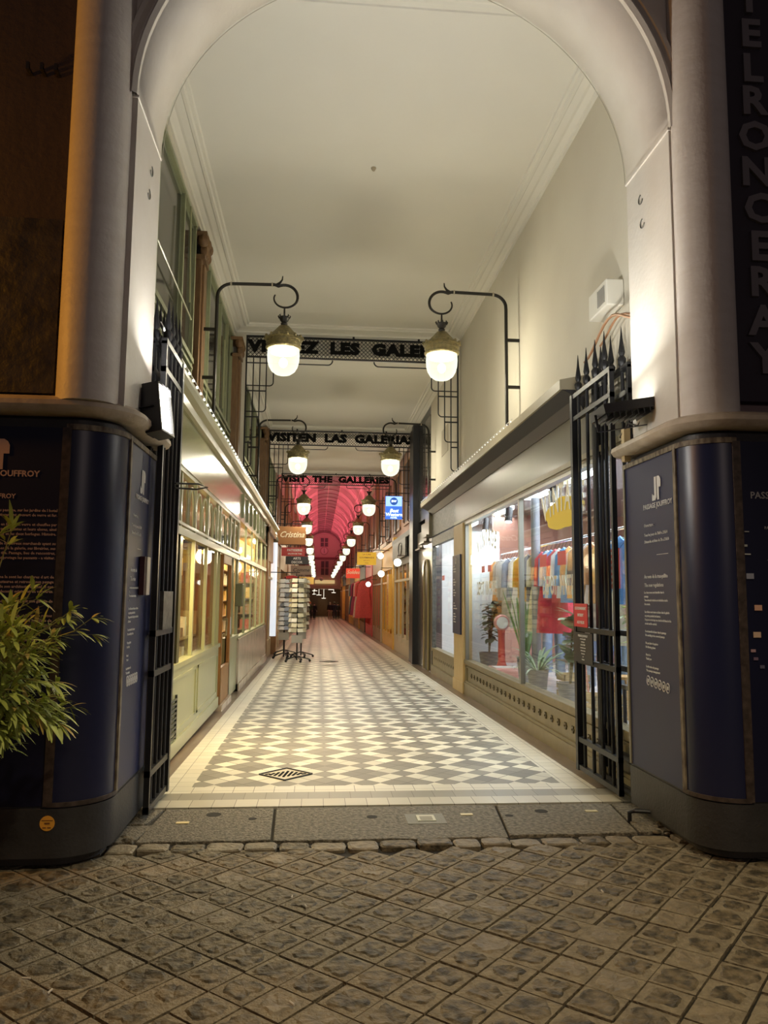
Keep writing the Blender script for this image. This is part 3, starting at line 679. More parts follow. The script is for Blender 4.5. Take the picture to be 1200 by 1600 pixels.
# impost hooks
for (x, y, z, l) in ((-1.245, 5.35, 4.62, 'small wire hook under the left arch springing, upper'), (-1.245, 5.30, 4.42, 'small wire hook on the left jamb, lower'), (2.395, 5.38, 4.62, 'small wire hook under the right arch springing, upper'), (2.395, 5.36, 4.42, 'small wire hook on the right jamb, lower')):
    mb = MB(); mb.tube([(x, y+.035*math.sin(a), z+.035*math.cos(a)) for a in [k*.45 for k in range(11)]], .004, 6); tag(mb.build('wire_hook', iron_g), l, 'hook')
mb = MB(); mb.tube([(AC+(AA-.012)*-math.cos(th), Y1+.004, IZ+(AB-.012)*math.sin(th)) for th in [PI*k/60 for k in range(61)]], .0025, 6)
tag(mb.build('arch_cable', mat('pale_cable', (.45,.42,.34), .6)), 'thin grey cable clipped round the inner rim of the arch', 'cable')

# ---------------------------------------------------------------- left mezzanine (x = XM)
struct(MB().box(-2.2, -1.80, 5.64, 28, 3.4, 6.5).build('wall_mezzanine_left', mat('mezz_dark', (.05,.045,.04), .7)))
def mezz(y0, y1, mulls, lbl):
    t = thing('mezzanine_window', lbl, 'window', (XM, (y0+y1)/2, 3.7))
    MB().box(XM-.05, XM-.035, y0, y1, 3.62, 6.28).build('pane', mezzglass, t)
    mb = MB()
    for y in [y0+.03]+mulls+[y1-.03]: mb.box(XM-.03, XM+.012, y-.03, y+.03, 3.62, 6.28)
    mb.box(XM-.045, XM+.02, y0, y1, 6.20, 6.28); mb.box(XM-.045, XM+.03, y0, y1, 4.44, 4.50); mb.box(XM-.045, XM+.02, y0, y1, 4.36, 4.40); mb.box(XM-.045, XM+.02, y0, y1, 3.62, 3.72)
    mb.build('frame', green_d, t)
    mb = MB()
    ys = [y0]+mulls+[y1]
    for a, b in zip(ys[:-1], ys[1:]):
        for (z0, z1) in ((3.74, 4.33), (4.52, 6.18)):
            mb.box(XM-.04, XM-.022, a+.05, a+.075, z0, z1); mb.box(XM-.04, XM-.022, b-.075, b-.05, z0, z1); mb.box(XM-.04, XM-.022, a+.05, b-.05, z0, z0+.02); mb.box(XM-.04, XM-.022, a+.05, b-.05, z1-.02, z1)
    mb.build('sash', mat('green_sash', (.20,.22,.13), .5), t)
    return t
m1 = mezz(5.66, 9.45, [7.25, 8.62], 'tall dark green-framed mezzanine windows nearest the entrance arch')
# opening window bars and stays
def stay(p, q, lbl):
    tag(MB().tube([p, q], .012, 6).build('window_stay', green), lbl, 'window stay')
stay((XM+.02, 6.9, 4.99), (XM+.02, 9.2, 4.92), 'long pale opening bar across the nearest mezzanine windows')
stay((XM+.06, 8.70, 6.1), (XM+.08, 8.72, 4.95), 'pale vertical rod hanging on the nearest mezzanine windows')
stay((XM+.02, 12.4, 5.75), (XM+.02, 12.4, 4.6), 'pale vertical rod hanging on the middle mezzanine windows')
stay((XM+.02, 10.6, 4.45), (XM+.02, 10.62, 3.7), 'short pale rod below the left street-end lantern arm')
m2 = mezz(9.95, 13.6, [10.75, 12.0, 12.9], 'dark green-framed mezzanine windows between the two wooden pilasters')
m3 = mezz(14.25, 20.7, [15.6, 17.2, 18.9], 'dark green-framed mezzanine windows behind the first lettered grille')
m4 = mezz(21.4, 27.8, [23, 25, 26.5], 'dark mezzanine windows between the second and third lettered grilles')
def wood_pil(y0, y1, lbl, xo=.10, z1=6.2):
    t = thing('wooden_pilaster', lbl, 'pilaster', (XM+xo/2, (y0+y1)/2, 3.65))
    MB().box(XM-.04, XM+xo*.7, y0+.04, y1-.04, 3.65, z1-.35).box(XM-.04, XM+xo, y0+.10, y1-.10, 3.7, z1-.4).build('shaft', brownwood, t, bevel=.01)
    mb = MB()
    for k in range(5): mb.ball((XM+xo*.8+.02*(k % 2), y0+.05+(y1-y0-.1)*k/4, z1-.10-.03*(k % 2)), .075, 8, 6, (1, .9, 1.3))
    mb.box(XM-.02, XM+xo+.03, y0, y1, z1-.06, z1); mb.box(XM-.02, XM+xo+.01, y0+.02, y1-.02, z1-.36, z1-.30)
    for k in range(4): mb.ball((XM+xo*.9, y0+.09+(y1-y0-.18)*k/3, z1-.23), .06, 8, 6, (1, .8, 1.4))
    mb.build('capital', brownwood, t, smooth=True)
wood_pil(9.50, 9.92, 'brown wooden pilaster with carved capital behind the left street-end lantern')
wood_pil(13.52, 13.93, 'brown wooden pilaster with carved capital left of the first lettered grille', .16)
wood_pil(20.55, 20.98, 'brown wooden pilaster beyond the second left lantern', .16, 6.1)
# ---------------------------------------------------------------- left cornice with string lights
def extr_y(mb, prof, y0, y1):  # prof (x,z)
    return mb.prism(prof, y0, y1, lambda a, b, d: (a, d, b))
mb = MB(); extr_y(mb, [(XM-.05, 3.48), (-1.40, 3.48), (-1.37, 3.50), (-1.35, 3.56), (-1.30, 3.60), (-1.27, 3.64), (-1.27, 3.68), (XM-.05, 3.72)], 5.9, 27.9)
mb.build('c', green); cobj = bpy.data.objects['c']; cobj.name = 'trim_cornice_left'; struct(cobj)
def string_lights(lbl, x, z, y0, y1, n, dz=0.0, r=.014):
    t = thing('string_lights', lbl, 'string lights', (x, y0, z))
    MB().tube([(x, y0+(y1-y0)*k/20, z+.018+dz*k/20) for k in range(21)], .004, 5).build('wire', white_m, t)
    b0 = None
    for k in range(n):
        y = y0+(y1-y0)*(k+.5)/n; zz = z+dz*(k+.5)/n
        if b0 is None:
            b0 = MB().box(-r, r*.8, -r*1.1, r*1.1, -r, r).build('led_bulb', led_m, t); b0.matrix_parent_inverse = Matrix.Identity(4); b0.location = (0, y-y0, zz-z)
        else:
            c = b0.copy(); COL.objects.link(c); c.location = (0, y-y0, zz-z)
string_lights('row of small white lights along the left green cornice', -1.265, 3.70, 5.95, 27.5, 88, -.05, .011)
string_lights('row of tiny white lights along the edge of the right cornice', 2.318, 3.735, 9.0, 17.4, 46, 0, .0055)
# ---------------------------------------------------------------- right cornice and soffit
mb = MB(); extr_y(mb, [(2.33, 3.63), (2.33, 3.73), (XR+.05, 3.80), (XR+.05, 3.63)], 7.2, 17.55); o = mb.build('trim_cornice_right', cornice_m); struct(o)
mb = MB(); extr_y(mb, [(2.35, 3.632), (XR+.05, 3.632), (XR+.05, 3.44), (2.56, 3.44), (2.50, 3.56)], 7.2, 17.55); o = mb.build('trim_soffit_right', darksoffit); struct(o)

# ================================================================== LANTERNS ON WALL BRACKETS
def zl(y): return 4.40-.02*(y-9.7) if y < 25 else 4.09-.011*(y-25)
def build_lantern():
    # local: lamp axis at origin, wall towards +x ; z=0 is glass bottom
    t = thing('bracket_lantern', 'x', 'lantern', (0, 0, 0))
    xv, xw = .80, 1.04
    mb = MB()
    arm = [(xv, 0, -.57), (xv, 0, .2), (xv, 0, 1.00)]
    for k in range(1, 9):
        a = PI/2*k/8; arm.append((xv-.18+.18*math.cos(a), 0, 1.02+.18*math.sin(a)))
    arm += [(.12, 0, 1.21)]
    mb.tube(arm, .021, 10); mb.build('arm', lampiron, t, smooth=True)
    mb = MB(); c = (.0, 1.045); pts = []; rs = []
    for k in range(30):
        s = k/29; a = math.radians(62+ s*360*0.88); R = .165-.075*max(0, (s-.45)/.55)
        cx = 0-.0; pts.append((c[0]+R*math.cos(a)*1.0 + (0.03*s), 0, c[1]+R*math.sin(a))); rs.append(.021-.012*s)
    pts = [(.12, 0, 1.21)]+pts; rs = [.021]+rs
    mb.tube(pts, rs, 8)
    mb.tube([(.10, 0, 1.21), (.06, 0, 1.24), (.035, 0, 1.28), (.03, 0, 1.33)], [.018, .015, .010, .006], 8)
    mb.build('scroll', lampiron, t, smooth=True)
    mb = MB(); mb.tube([(.145, 0, 1.21), (.16, 0, 1.21)], .028, 10); mb.tube([(.63, 0, 1.20), (.65, 0, 1.20)], .027, 10); mb.build('collar', mat('pale_collar', (.5,.45,.35), .4, metal=.6), t)
    mb = MB(); mb.box(xw-.035, xw-.005, -.018, .018, -.20, .72); mb.box(xv, xw-.02, -.014, .014, .56, .60); mb.box(xv, xw-.02, -.014, .014, -.075, -.035)
    mb.build('wall_bracket', lampiron, t)
    mb = MB(); mb.lathe((0, 0, 0), [(.010, .90), (.012, .79)], 8)
    mb.lathe((0, 0, 0), [(.035, .66), (.042, .69), (.030, .705), (.050, .73), (.066, .775), (.060, .78), (.015, .76), (.012, .80), (.0, .80)], 16)
    for k in range(8):
        a = 2*PI*k/8; mb.tube([(.058*math.cos(a), .058*math.sin(a), .76), (.072*math.cos(a), .072*math.sin(a), .79), (.064*math.cos(a), .064*math.sin(a), .805)], [.011, .009, .003], 5)
    mb.build('crown', lampiron, t, smooth=True)
    mb = MB(); mb.lathe((0, 0, 0), [(.034, .665), (.062, .655), (.105, .60), (.155, .545), (.195, .51), (.222, .49), (.228, .478), (.21, .465), (.21, .445), (.0, .445)], 28)
    for k in range(14):
        a = 2*PI*k/14; mb.ball((.222*math.cos(a), .222*math.sin(a), .496), .018, 6, 4, (1, 1, 1.5))
    mb.build('roof', brass, t, smooth=True)
    mb = MB(); mb.lathe((0, 0, 0), [(.20, .452), (.212, .44), (.212, .425), (.20, .415), (.20, .385), (.213, .375), (.213, .36), (.198, .345), (.186, .345), (.186, .445)], 28)
    mb.build('gallery', brass, t, smooth=True)
    mb = MB(); mb.lathe((0, 0, 0), [(.188, .35), (.192, .27), (.188, .19), (.172, .12), (.140, .06), (.09, .02), (.04, .004), (.0, .0)], 28)
    mb.build('glass_globe', globe_m, t, smooth=True)
    mb = MB(); mb.ball((0, 0, .17), .05, 12, 8, (1, 1, 1.3)); mb.lathe((0,0,0), [(.13, .345), (.15, .30), (.155,.30), (.135,.35)], 20); mb.build('bulb', bulb_m, t, smooth=True)
    return t
lan = build_lantern()
YS = [9.7, 16.9, 24.2, 30.8, 37.3, 43.8, 50.4, 57, 63.5, 70, 76.5, 83]
ordn = ['nearest', 'second', 'third', 'fourth', 'fifth', 'sixth', 'seventh', 'eighth', 'ninth', 'tenth', 'eleventh', 'farthest']
first = True
for i, y in enumerate(YS):
    for side in (-1, 1):
        lbl = 'lit globe lantern on a curled iron bracket, %s from the entrance on the %s wall' % (ordn[i], 'left' if side < 0 else 'right')
        x = -.50 if side < 0 else 1.56
        if first: r_ = lan; first = False
        else: r_ = copy_tree(lan)
        r_['label'] = lbl; r_.location = (x, y, zl(y)); r_['group'] = 'bracket lanterns along both walls'
        r_.rotation_euler = (0, 0, PI if side < 0 else 0)
        if side < 0: r_.scale = (1.08, 1, 1)
        if i < 7: point('lantern_light', (x, y, zl(y)+.15), 135 if i < 3 else 110, WARMW, .10)
# ================================================================== LETTERED GRILLES
def grille(y, ztop, h, txt, size, sp, lbl, x0=XL+.01, x1=XR-.03, xs=1.25):
    t = thing('lettered_grille', lbl, 'sign', ((x0+x1)/2, y, ztop-h))
    mb = MB(); mb.box(x0, x1, y-.018, y+.018, ztop-.03, ztop); mb.box(x0, x1, y-.018, y+.018, ztop-h, ztop-h+.03)
    mb.box(x0, x0+.03, y-.015, y+.015, ztop-h, ztop); mb.box(x1-.03, x1, y-.015, y+.015, ztop-h, ztop)
    for fx in (.19, .5, .81):
        xx = x0+(x1-x0)*fx; mb.box(xx-.02, xx+.02, y-.012, y+.012, ztop, ztop+.10); mb.box(xx-.035, xx+.035, y-.012, y+.012, ztop+.07, ztop+.10)
    mb.build('frame', iron, t)
    mb = MB(); pitch_ = .075; H = h-.06; zb = ztop-h+.03; xx = x0-H
    while xx < x1:
        for sgn in (1, -1):
            a0, a1 = max(xx, x0), min(xx+H, x1)
            if a1-a0 > .01:
                if sgn > 0: p, q = (a0, y, zb+(a0-xx)), (a1, y, zb+(a1-xx))
                else: p, q = (a0, y+.004, zb+H-(a0-xx)), (a1, y+.004, zb+H-(a1-xx))
                mb.bar(p, q, .010, .006, (0,1,0))
        xx += pitch_
    mb.build('lattice', iron, t)
    text('lettering', txt, size, ((x0+x1)/2, y-.02, ztop-h/2), X_, Z_, matteblack, t, ext=.01, offset=.020, spacing=sp, xs=xs)
    # stepped tubular brackets below, both ends
    for s_ in (-1, 1):
        xe = x0+.012 if s_ < 0 else x1-.012; dr = 1 if s_ < 0 else -1; zb = ztop-h
        def px(d): return xe+dr*d
        mb = MB(); R = .07
        def hook(dx, z0, z1):
            pts = [(px(dx), y, z0), (px(dx), y, z1+R)]+[(px(dx-R+R*math.cos(a)), y, z1+R-R*math.sin(a)) for a in [PI/2*k/6 for k in range(1, 7)]]+[(xe, y, z1)]
            mb.tube(pts, .011, 6)
        for dx, z0, z1 in ((.50, zb, zb-.53), (.37, zb, zb-1.02), (.25, zb, zb-1.50), (.13, zb, zb-2.05)): hook(dx, z0, z1)
        for dx, z in ((.37, zb-.63), (.25, zb-1.12), (.13, zb-1.60)): mb.tube([(xe, y, z), (px(dx), y, z)], .013, 6)
        mb.tube([(xe, y, zb), (xe, y, zb-2.1)], .016, 6)
        pts = [(xe, y, zb-.10), (px(1.50), y, zb-.10)]+[(px(1.50+.09*math.sin(a)), y, zb-.01-.09*math.cos(a)) for a in [PI/2*k/6 for k in range(1, 7)]]
        mb.tube(pts, .012, 6)
        mb.build('stepped_bracket', iron, t)
grille(14.0, 6.39, .42, 'VISITEZ  LES  GALERIES', .285, 1.10, 'lettered iron lattice grille nearest the entrance, reading VISITEZ LES GALERIES', xs=1.22)
grille(21.0, 6.12, .42, 'VISITEN  LAS  GALERIAS', .30, 1.05, 'second lettered iron lattice grille, reading VISITEN LAS GALERIAS', xs=1.22)
grille(28.0, 6.03, .42, 'VISIT  THE  GALLERIES', .31, 1.05, 'farthest lettered grille against the red vault, reading VISIT THE GALLERIES', xs=1.22)

# ================================================================== FOLDED IRON GATES
def leaf(parent_x, y0, y1, n, tops=True, sgn=1, spike=.36, ztop=3.52):
    post = MB(); x = parent_x
    post.box(x-.03, x+.03, y1-.06, y1, .03, ztop+.02); post.box(x-.02, x+.02, y0, y0+.04, .03, ztop)
    rails = [MB().box(x-.022, x+.022, y0, y1, z-.022, z+.022) for z in (.06, .31, 1.02, 1.31, ztop-.22, ztop)]
    bars = []
    for k in range(n):
        y = y0+.04+(y1-.06-y0-.04)*(k+.5)/n; b = MB(); b.tube([(x, y, .06), (x, y, ztop+.02)], .017, 8)
        sp = [(.017, 0), (.034, .03), (.038, .07), (.020, .10), (.030, .13), (.024, .17), (.012, spike*.7), (.002, spike)]
        b.lathe((x, y, ztop+.02), sp, 8); bars.append(b)
    return post, rails, bars
def gate(lbl, leaves, loc):
    t = thing('iron_gate', lbl, 'gate', loc)
    for x, y0, y1, n in leaves:
        p, r, bs = leaf(x, y0, y1, n); p.build('stile', iron, t)
        for q in r: q.build('rail', iron, t)
        for b in bs: b.build('bar', iron, t, smooth=True)
    return t
gR = gate('black folded iron gate with spear tips at the right pillar', [(2.43, 6.12, 7.12, 4), (2.53, 5.98, 6.80, 3)], (2.45, 6.4, 0))
mb = MB(); mb.tube([(2.46, y, 3.86+.10*math.sin((y-5.9)*5)+.04) for y in [5.75+.1*k for k in range(12)]], .012, 6); mb.tube([(2.50, y, 3.92+.06*math.sin((y-5.9)*7)) for y in [5.75+.1*k for k in range(9)]], .010, 6)
tag(mb.build('copper_cable', mat('copper_cable', (.35,.18,.09), .5)), 'brownish cable looped over the spear tips of the right gate', 'cable')
gL = gate('black folded iron gate with spear tips at the left pillar', [(-1.20, 5.80, 6.52, 4), (-1.29, 5.80, 6.45, 4)], (-1.24, 6.1, 0))
MB().box(-1.20, -1.165, 5.98, 6.35, 1.33, 1.62).build('lock_plate', iron_g, gL)
mb = MB(); mb.tube([(-1.18, 6.35, 2.50), (-1.02, 6.5, 2.52), (-.95, 6.55, 2.50), (-1.03, 6.47, 2.47), (-1.18, 6.33, 2.46)], .008, 6)
tag(mb.build('wire_loop', iron), 'thin black wire loop sticking out from the left gate', 'wire')
# notices on the right gate
t = thing('no_parking_notice', 'red notice with three white lines hung on the right gate', 'notice', (2.38, 6.84, 1.45))
MB().box(2.376, 2.384, 6.68, 7.03, 1.335, 1.545).build('board', red_m, t)
join_text('lettering', [('STATIONNEMENT', .036, (2.3755, 6.855, 1.50), NY, Z_, dict(ext=.0006, offset=.001)), ('INTERDIT', .036, (2.3755, 6.855, 1.44), NY, Z_, dict(ext=.0006, offset=.001)), ('AUX VELOS', .036, (2.3755, 6.855, 1.375), NY, Z_, dict(ext=.0006, offset=.001))], white_txt, t)
t = thing('opening_notice', 'black notice of small white lines on the right gate below the red one', 'notice', (2.38, 6.78, 1.16))
MB().box(2.374, 2.382, 6.56, 7.05, 1.02, 1.285).build('board', blackpaint, t)
items = []; zz = 1.255
for s_, q in (('PASSAGE JOUFFROY', .028), ('est ouvert au public', .018), ('tous les jours', .016), ('de 7h a 21h30', .020), ('Acces interdit aux velos', .014), ('trottinettes et rollers', .014), ('chiens en laisse', .014), ('merci', .014), ('La direction', .014)):
    items.append((s_, q, (2.3735, 6.80, zz), NY, Z_, dict(ext=.0005, offset=.0006))); zz -= .026
join_text('lettering', items, white_txt, t)
# gate stop bracket on the ground at right
mb = MB(); mb.tube([(2.27, 5.58, -.02), (2.27, 5.58, .06), (2.30, 5.56, .075), (2.52, 5.50, .075), (2.56, 5.49, .06), (2.56, 5.49, -.02)], .016, 8)
tag(mb.build('gate_stop', iron), 'low bent iron bar at the foot of the right pillar', 'gate stop')
# rubble by the gate stop and by the left pillar foot
for k in range(14):
    right_ = k < 8
    x = random.uniform(2.25, 2.65) if right_ else random.uniform(-1.5, -1.2); y = random.uniform(5.15, 5.6) if right_ else random.uniform(5.25, 5.6); r = random.uniform(.015, .045)
    tag(MB().ball((x, y, -.005), r, 7, 5, (1.3, 1, .5)).build('stone_fragment', cobble), 'broken stone fragment at the foot of the %s pillar' % ('right' if right_ else 'left'), 'rubble', 'stone fragments by the %s pillar' % ('right' if right_ else 'left'))
# ================================================================== FLOODLIGHTS
t = thing('floodlight', 'black LED floodlight glowing white on the left pillar, tilted inward', 'floodlight', (-1.2, 5.4, 2.85))
def oriented(mb_fn, loc, zdir, updir):
    z = V(*zdir).normalized(); x = V(*updir).cross(z).normalized(); y = z.cross(x)
    M = Matrix(((x.x, y.x, z.x, loc[0]), (x.y, y.y, z.y, loc[1]), (x.z, y.z, z.z, loc[2]), (0,0,0,1)))
    mb = mb_fn(); mb.v = [tuple(M @ V(*p)) for p in mb.v]; return mb
def flood(t, loc, zdir, updir, w, h, em, dp=.05):
    def body():
        m = MB(); m.box(-w/2, w/2, -h/2, h/2, -dp, 0); m.box(-w/2, -w/2+.015, -h/2, h/2, 0, .02); m.box(w/2-.015, w/2, -h/2, h/2, 0, .02); m.box(-w/2, w/2, -h/2, -h/2+.015, 0, .02); m.box(-w/2, w/2, h/2-.015, h/2, 0, .02)
        for k in range(10): m.box(-w/2+.02+k*(w-.04)/9-.004, -w/2+.02+k*(w-.04)/9+.004, -h/2+.02, h/2-.02, -dp-.035, -dp)
        return m
    oriented(body, loc, zdir, updir).build('housing', blackpaint, t, bevel=.004)
    oriented(lambda: MB().box(-w/2+.02, w/2-.02, -h/2+.02, h/2-.02, .0, .006), loc, zdir, updir).build('lens', em, t)
    def brk():
        m = MB(); m.bar((-w/2-.015, 0, -.02), (-w/2-.015, 0, -.15), .02, .006); m.bar((w/2+.015, 0, -.02), (w/2+.015, 0, -.15), .02, .006); m.bar((-w/2-.015, 0, -.15), (w/2+.015, 0, -.15), .02, .006); return m
    oriented(brk, loc, zdir, updir).build('bracket', blackpaint, t)
flood(t, (-1.10, 5.38, 2.88), (.96, -.25, .16), (-.30, .15, 1), .20, .36, emis('flood_lens', (1, .97, .88), 14), .10)
t = thing('floodlight', 'black LED floodlight on the right pillar pointing up at the arch', 'floodlight', (2.3, 5.4, 2.95))
flood(t, (2.25, 5.40, 3.00), (-.18, .04, 1), (0, 1, 0), .46, .30, emis('flood_lens_right', (1, .97, .85), 8))
t = thing('junction_clutter', 'dark cables and a wooden block behind the right floodlight', 'cables', (2.5, 5.6, 2.85))
mb = MB(); mb.tube([(2.42, 5.45, 2.98), (2.40, 5.55, 2.90), (2.38, 5.68, 2.95), (2.36, 5.8, 2.86)], .008, 6); mb.tube([(2.40, 5.3, 2.97), (2.42, 5.12, 2.95), (2.44, 4.95, 2.90)], .006, 6); mb.build('cable', blackpaint, t)
MB().box(2.36, 2.41, 5.72, 5.78, 2.66, 2.92).build('wooden_block', creamwood, t)
# ================================================================== LEFT SHOPFRONT (x = XL)
interior_warm = mat('warm_wall', (.70, .50, .22), .6); shelfw = mat('shelf_wood', (.48, .30, .12), .5)
# interior room
struct(MB().box(-4.3, -4.2, 5.9, 21, -.2, 3.5).box(-4.3, XL-.06, 5.8, 5.9, -.2, 3.5).build('wall_shop_left', interior_warm))
struct(MB().box(-4.3, XL-.05, 5.9, 21, -.35, -.12).build('floor_shop_left', mat('shop_floor_wood', (.30,.20,.10), .5)))
struct(MB().box(-4.3, XL-.05, 5.9, 21, 3.2, 3.45).build('ceiling_shop_left', mat('shop_ceiling_red', (.34,.17,.12), .6)))
t = thing('green_shopfront', 'pale green wooden shopfront with arched transoms at the left', 'shopfront', (XL, 9.4, 0))
a, b = 6.05, 13.75
YD0, YD1 = 11.25, 12.45       # door
mb = MB(); mb.box(XL-.06, XL, a, b, 2.95, 3.50); mb.box(XL-.06, XL+.03, a, b, 2.90, 2.95); mb.build('fascia', green_gl, t)
mb = MB(); mb.box(XL-.08, XL+.02, a, YD0, .02, .86); mb.box(XL-.08, XL+.045, a, YD0, .86, .91); mb.box(XL-.08, XL+.04, a, YD0, .02, .16)
mb.box(XL-.08, XL+.02, YD1+.0, b, .02-.05, .86); mb.box(XL-.08, XL+.045, YD1, b, .86, .91)
for (y0, y1) in ((a+.15, 7.25), (7.4, 9.2), (9.35, 11.1)):
    mb.box(XL, XL+.032, y0, y1, .74, .77); mb.box(XL, XL+.032, y0, y1, .22, .25); mb.box(XL, XL+.032, y0, y0+.03, .22, .77); mb.box(XL, XL+.032, y1-.03, y1, .22, .77)
mb.build('stall_riser', green, t)
mb = MB()
mull = [6.10, 7.00, 8.00, 8.95, 9.95, 10.9, YD0, YD1+.03, 13.05, b-.04]
for y in mull: mb.box(XL-.03, XL+.008, y-.03, y+.03, .88 if not (YD0-.1 < y < YD1+.1) else 0, 2.92)
mb.box(XL-.06, XL+.03, a, b, 2.20, 2.28); mb.box(XL-.05, XL+.015, a, b, 2.31, 2.34); mb.box(XL-.05, XL+.02, a, b, 2.85, 2.91)
mb.build('frame', green, t)
mb = MB(); mb.box(XL-.05, XL+.02, 7.93, 8.07, .88, 2.20); mb.build('dark_mullion', mat('olive_dark', (.06,.055,.02), .4), t)
# arches in transom
mb = MB()
for y0, y1 in zip(mull[:-1], mull[1:]):
    n = 2 if y1-y0 > .8 else 1
    w = (y1-y0-.06)/n
    for k in range(n):
        c = y0+.03+w*(k+.5); r = w/2-.05
        pts = [(XL-.01, c-r, 2.34), (XL-.01, c-r, 2.50)]+[(XL-.01, c-r*math.cos(th), 2.52+.26*math.sin(th)) for th in [PI*q/12 for q in range(1, 12)]]+[(XL-.01, c+r, 2.50), (XL-.01, c+r, 2.34)]
        mb.tube(pts, .016, 6)
mb.build('transom_arch', green, t, smooth=True)
MB().box(XL-.04, XL-.03, a, YD0, .88, 2.88).box(XL-.04, XL-.03, YD0, b, 2.25, 2.88).box(XL-.04, XL-.03, YD1+.05, b, .88, 2.2).build('glass', shopglass, t)
mb = MB()
for k in range(9): mb.bar((XL+.034, 7.45, .56-k*.045), (XL+.034, 7.95, .56-k*.045), .012, .02)
mb.box(XL+.02, XL+.04, 7.95, 7.98, .17, .60)
mb.build('vent_louvre', mat('vent_dark', (.05,.05,.035), .5), t)
d = MB(); d.box(XL+.0, XL+.05, YD0+.05, YD0+.10, .04, 2.18); d.box(XL+.0, XL+.05, YD1-.12, YD1-.03, .04, 2.18); d.box(XL+.0, XL+.05, YD0+.05, YD1-.03, 2.05, 2.18); d.box(XL+.0, XL+.05, YD0+.05, YD1-.03, .04, .55)
do = d.build('door', doorwood, t, bevel=.005)
MB().tube([(XL+.09, YD0+.22, 1.0), (XL+.10, YD0+.22, 1.25)], .015, 8).box(XL+.05, XL+.09, YD0+.2, YD0+.24, 1.0, 1.03).box(XL+.05, XL+.09, YD0+.2, YD0+.24, 1.22, 1.25).build('handle', brass, do)
# open door leaf edge (brown) projecting into the reveal
MB().box(XL-.55, XL-.02, YD0+.02, YD0+.07, .04, 2.18).build('door_reveal', doorwood, t)
struct(MB().box(XL-.1, XL+.09, YD0, YD1, -.12, .035).build('door_step', marble))
# second left shop with pink marble base
t = thing('marble_shopfront', 'green framed left shopfront with pink marble base beyond the brown door', 'shopfront', (XL, 17, 0))
a, b = 13.8, 20.9
MB().box(XL-.08, XL+.05, a, b, -.16, .82).box(XL-.08, XL+.07, a, b, -.16, .05).build('marble_base', marble, t)
mb = MB(); mb.box(XL-.06, XL, a, b, 2.95, 3.50); mb.box(XL-.06, XL+.03, a, b, 2.90, 2.95); mb.build('fascia', green_gl, t)
mb = MB()
for y in (13.85, 15.2, 16.6, 18.0, 19.4, 20.85): mb.box(XL-.03, XL+.008, y-.03, y+.03, .82, 2.92)
mb.box(XL-.06, XL+.03, a, b, .80, .86); mb.box(XL-.06, XL+.03, a, b, 2.22, 2.30)
for k in range(7): mb.box(XL-.02, XL+.04, 14.2+k*.9, 14.26+k*.9, 3.0, 3.44)
mb.build('frame', green, t)
MB().box(XL-.04, XL-.03, a, b, .84, 2.9).build('glass', shopglass, t)
# letter box on the frame
tag(MB().box(XL+.02, XL+.14, 13.25, 13.5, 1.40, 1.78).build('mail_box', mat('olive_box', (.14,.14,.07), .4), bevel=.01), 'olive metal box fixed on the left shopfront past the brown door', 'mail box')
tag(MB().box(XL+.052, XL+.056, YD1-.10, YD1-.05, .98, 1.25).build('door_notice', white_m), 'small white notice on the brown door edge', 'notice')
# interior shelves with goods
goods_cols = [(.85,.60,.18), (.75,.45,.10), (.85,.75,.45), (.55,.28,.10), (.90,.80,.55), (.38,.22,.10), (.80,.66,.22), (.60,.15,.08)]
def shelf_unit(lbl, x0, x1, y0, y1, z0, levels, dz, depthx, n, cols=goods_cols, em=None):
    t = thing('display_shelf', lbl, 'shelf', ((x0+x1)/2, (y0+y1)/2, z0))
    mb = MB()
    for k in range(levels): mb.box(x0, x1, y0, y1, z0+k*dz, z0+k*dz+.025)
    mb.box(x0, x0+.02 if depthx > 0 else x0+.02, y0, y1, z0, z0+levels*dz)
    mb.box(x0, x1, y0, y0+.03, z0, z0+levels*dz); mb.box(x0, x1, y1-.03, y1, z0, z0+levels*dz)
    mb.build('shelves', shelfw, t)
    ms = [mat('goods_%d' % i, c, .5) for i, c in enumerate(cols)]
    gb = MB()
    for k in range(levels):
        y = y0+.06
        while y < y1-.15:
            w = random.uniform(.06, .16); h = random.uniform(.10, dz-.08); gb.cur = random.randrange(len(ms))
            if random.random() < .5: gb.box(x0+.06, x1-.04, y, y+w, z0+k*dz+.025, z0+k*dz+.025+h)
            else: gb.lathe(((x0+x1)/2, y+w/2, z0+k*dz+.025), [(w*.42, 0), (w*.5, h*.4), (w*.25, h*.75), (w*.3, h)], 10)
            y += w+random.uniform(.01, .05)
    g = gb.build('goods', ms, t); g['kind'] = 'stuff'
for i, (y0, y1) in enumerate(((6.3, 8.0), (8.2, 9.9), (10.1, 11.2))):
    shelf_unit(('shelf of warm-coloured goods behind the first left shop window', 'shelf of warm-coloured goods in the middle of the first left shop', 'shelf of goods beside the brown door of the left shop')[i], -2.9, -2.55, y0, y1, .0, 6, .38, 1, 1)
shelf_unit('low display of goods just behind the left window glass', -1.98, -1.68, 6.4, 11.0, .35, 3, .34, 1, 1)
shelf_unit('shelf of postcards and books in the second left shop', -2.5, -2.2, 14.2, 20.6, .0, 7, .36, 1, 1, [(.8,.8,.82), (.55,.6,.75), (.85,.8,.65), (.3,.35,.4), (.7,.25,.2), (.9,.9,.9)])
struct(MB().box(-2.32, -2.28, 5.9, 11.2, 2.25, 3.3).build('wall_added_dark_screen', mat('dark_screen_red', (.22,.07,.05), .6)))  # added dark red screen, keeps the view through the transoms dim
area('left_shop_light', (-2.12, 8.4, 2.24), (-2.25, 8.4, 0), 150, (1.0, .74, .36), .4, 4.5)
point('left_shop_transom_light', (-1.95, 8.6, 2.75), 10, (1, .85, .6), .1)
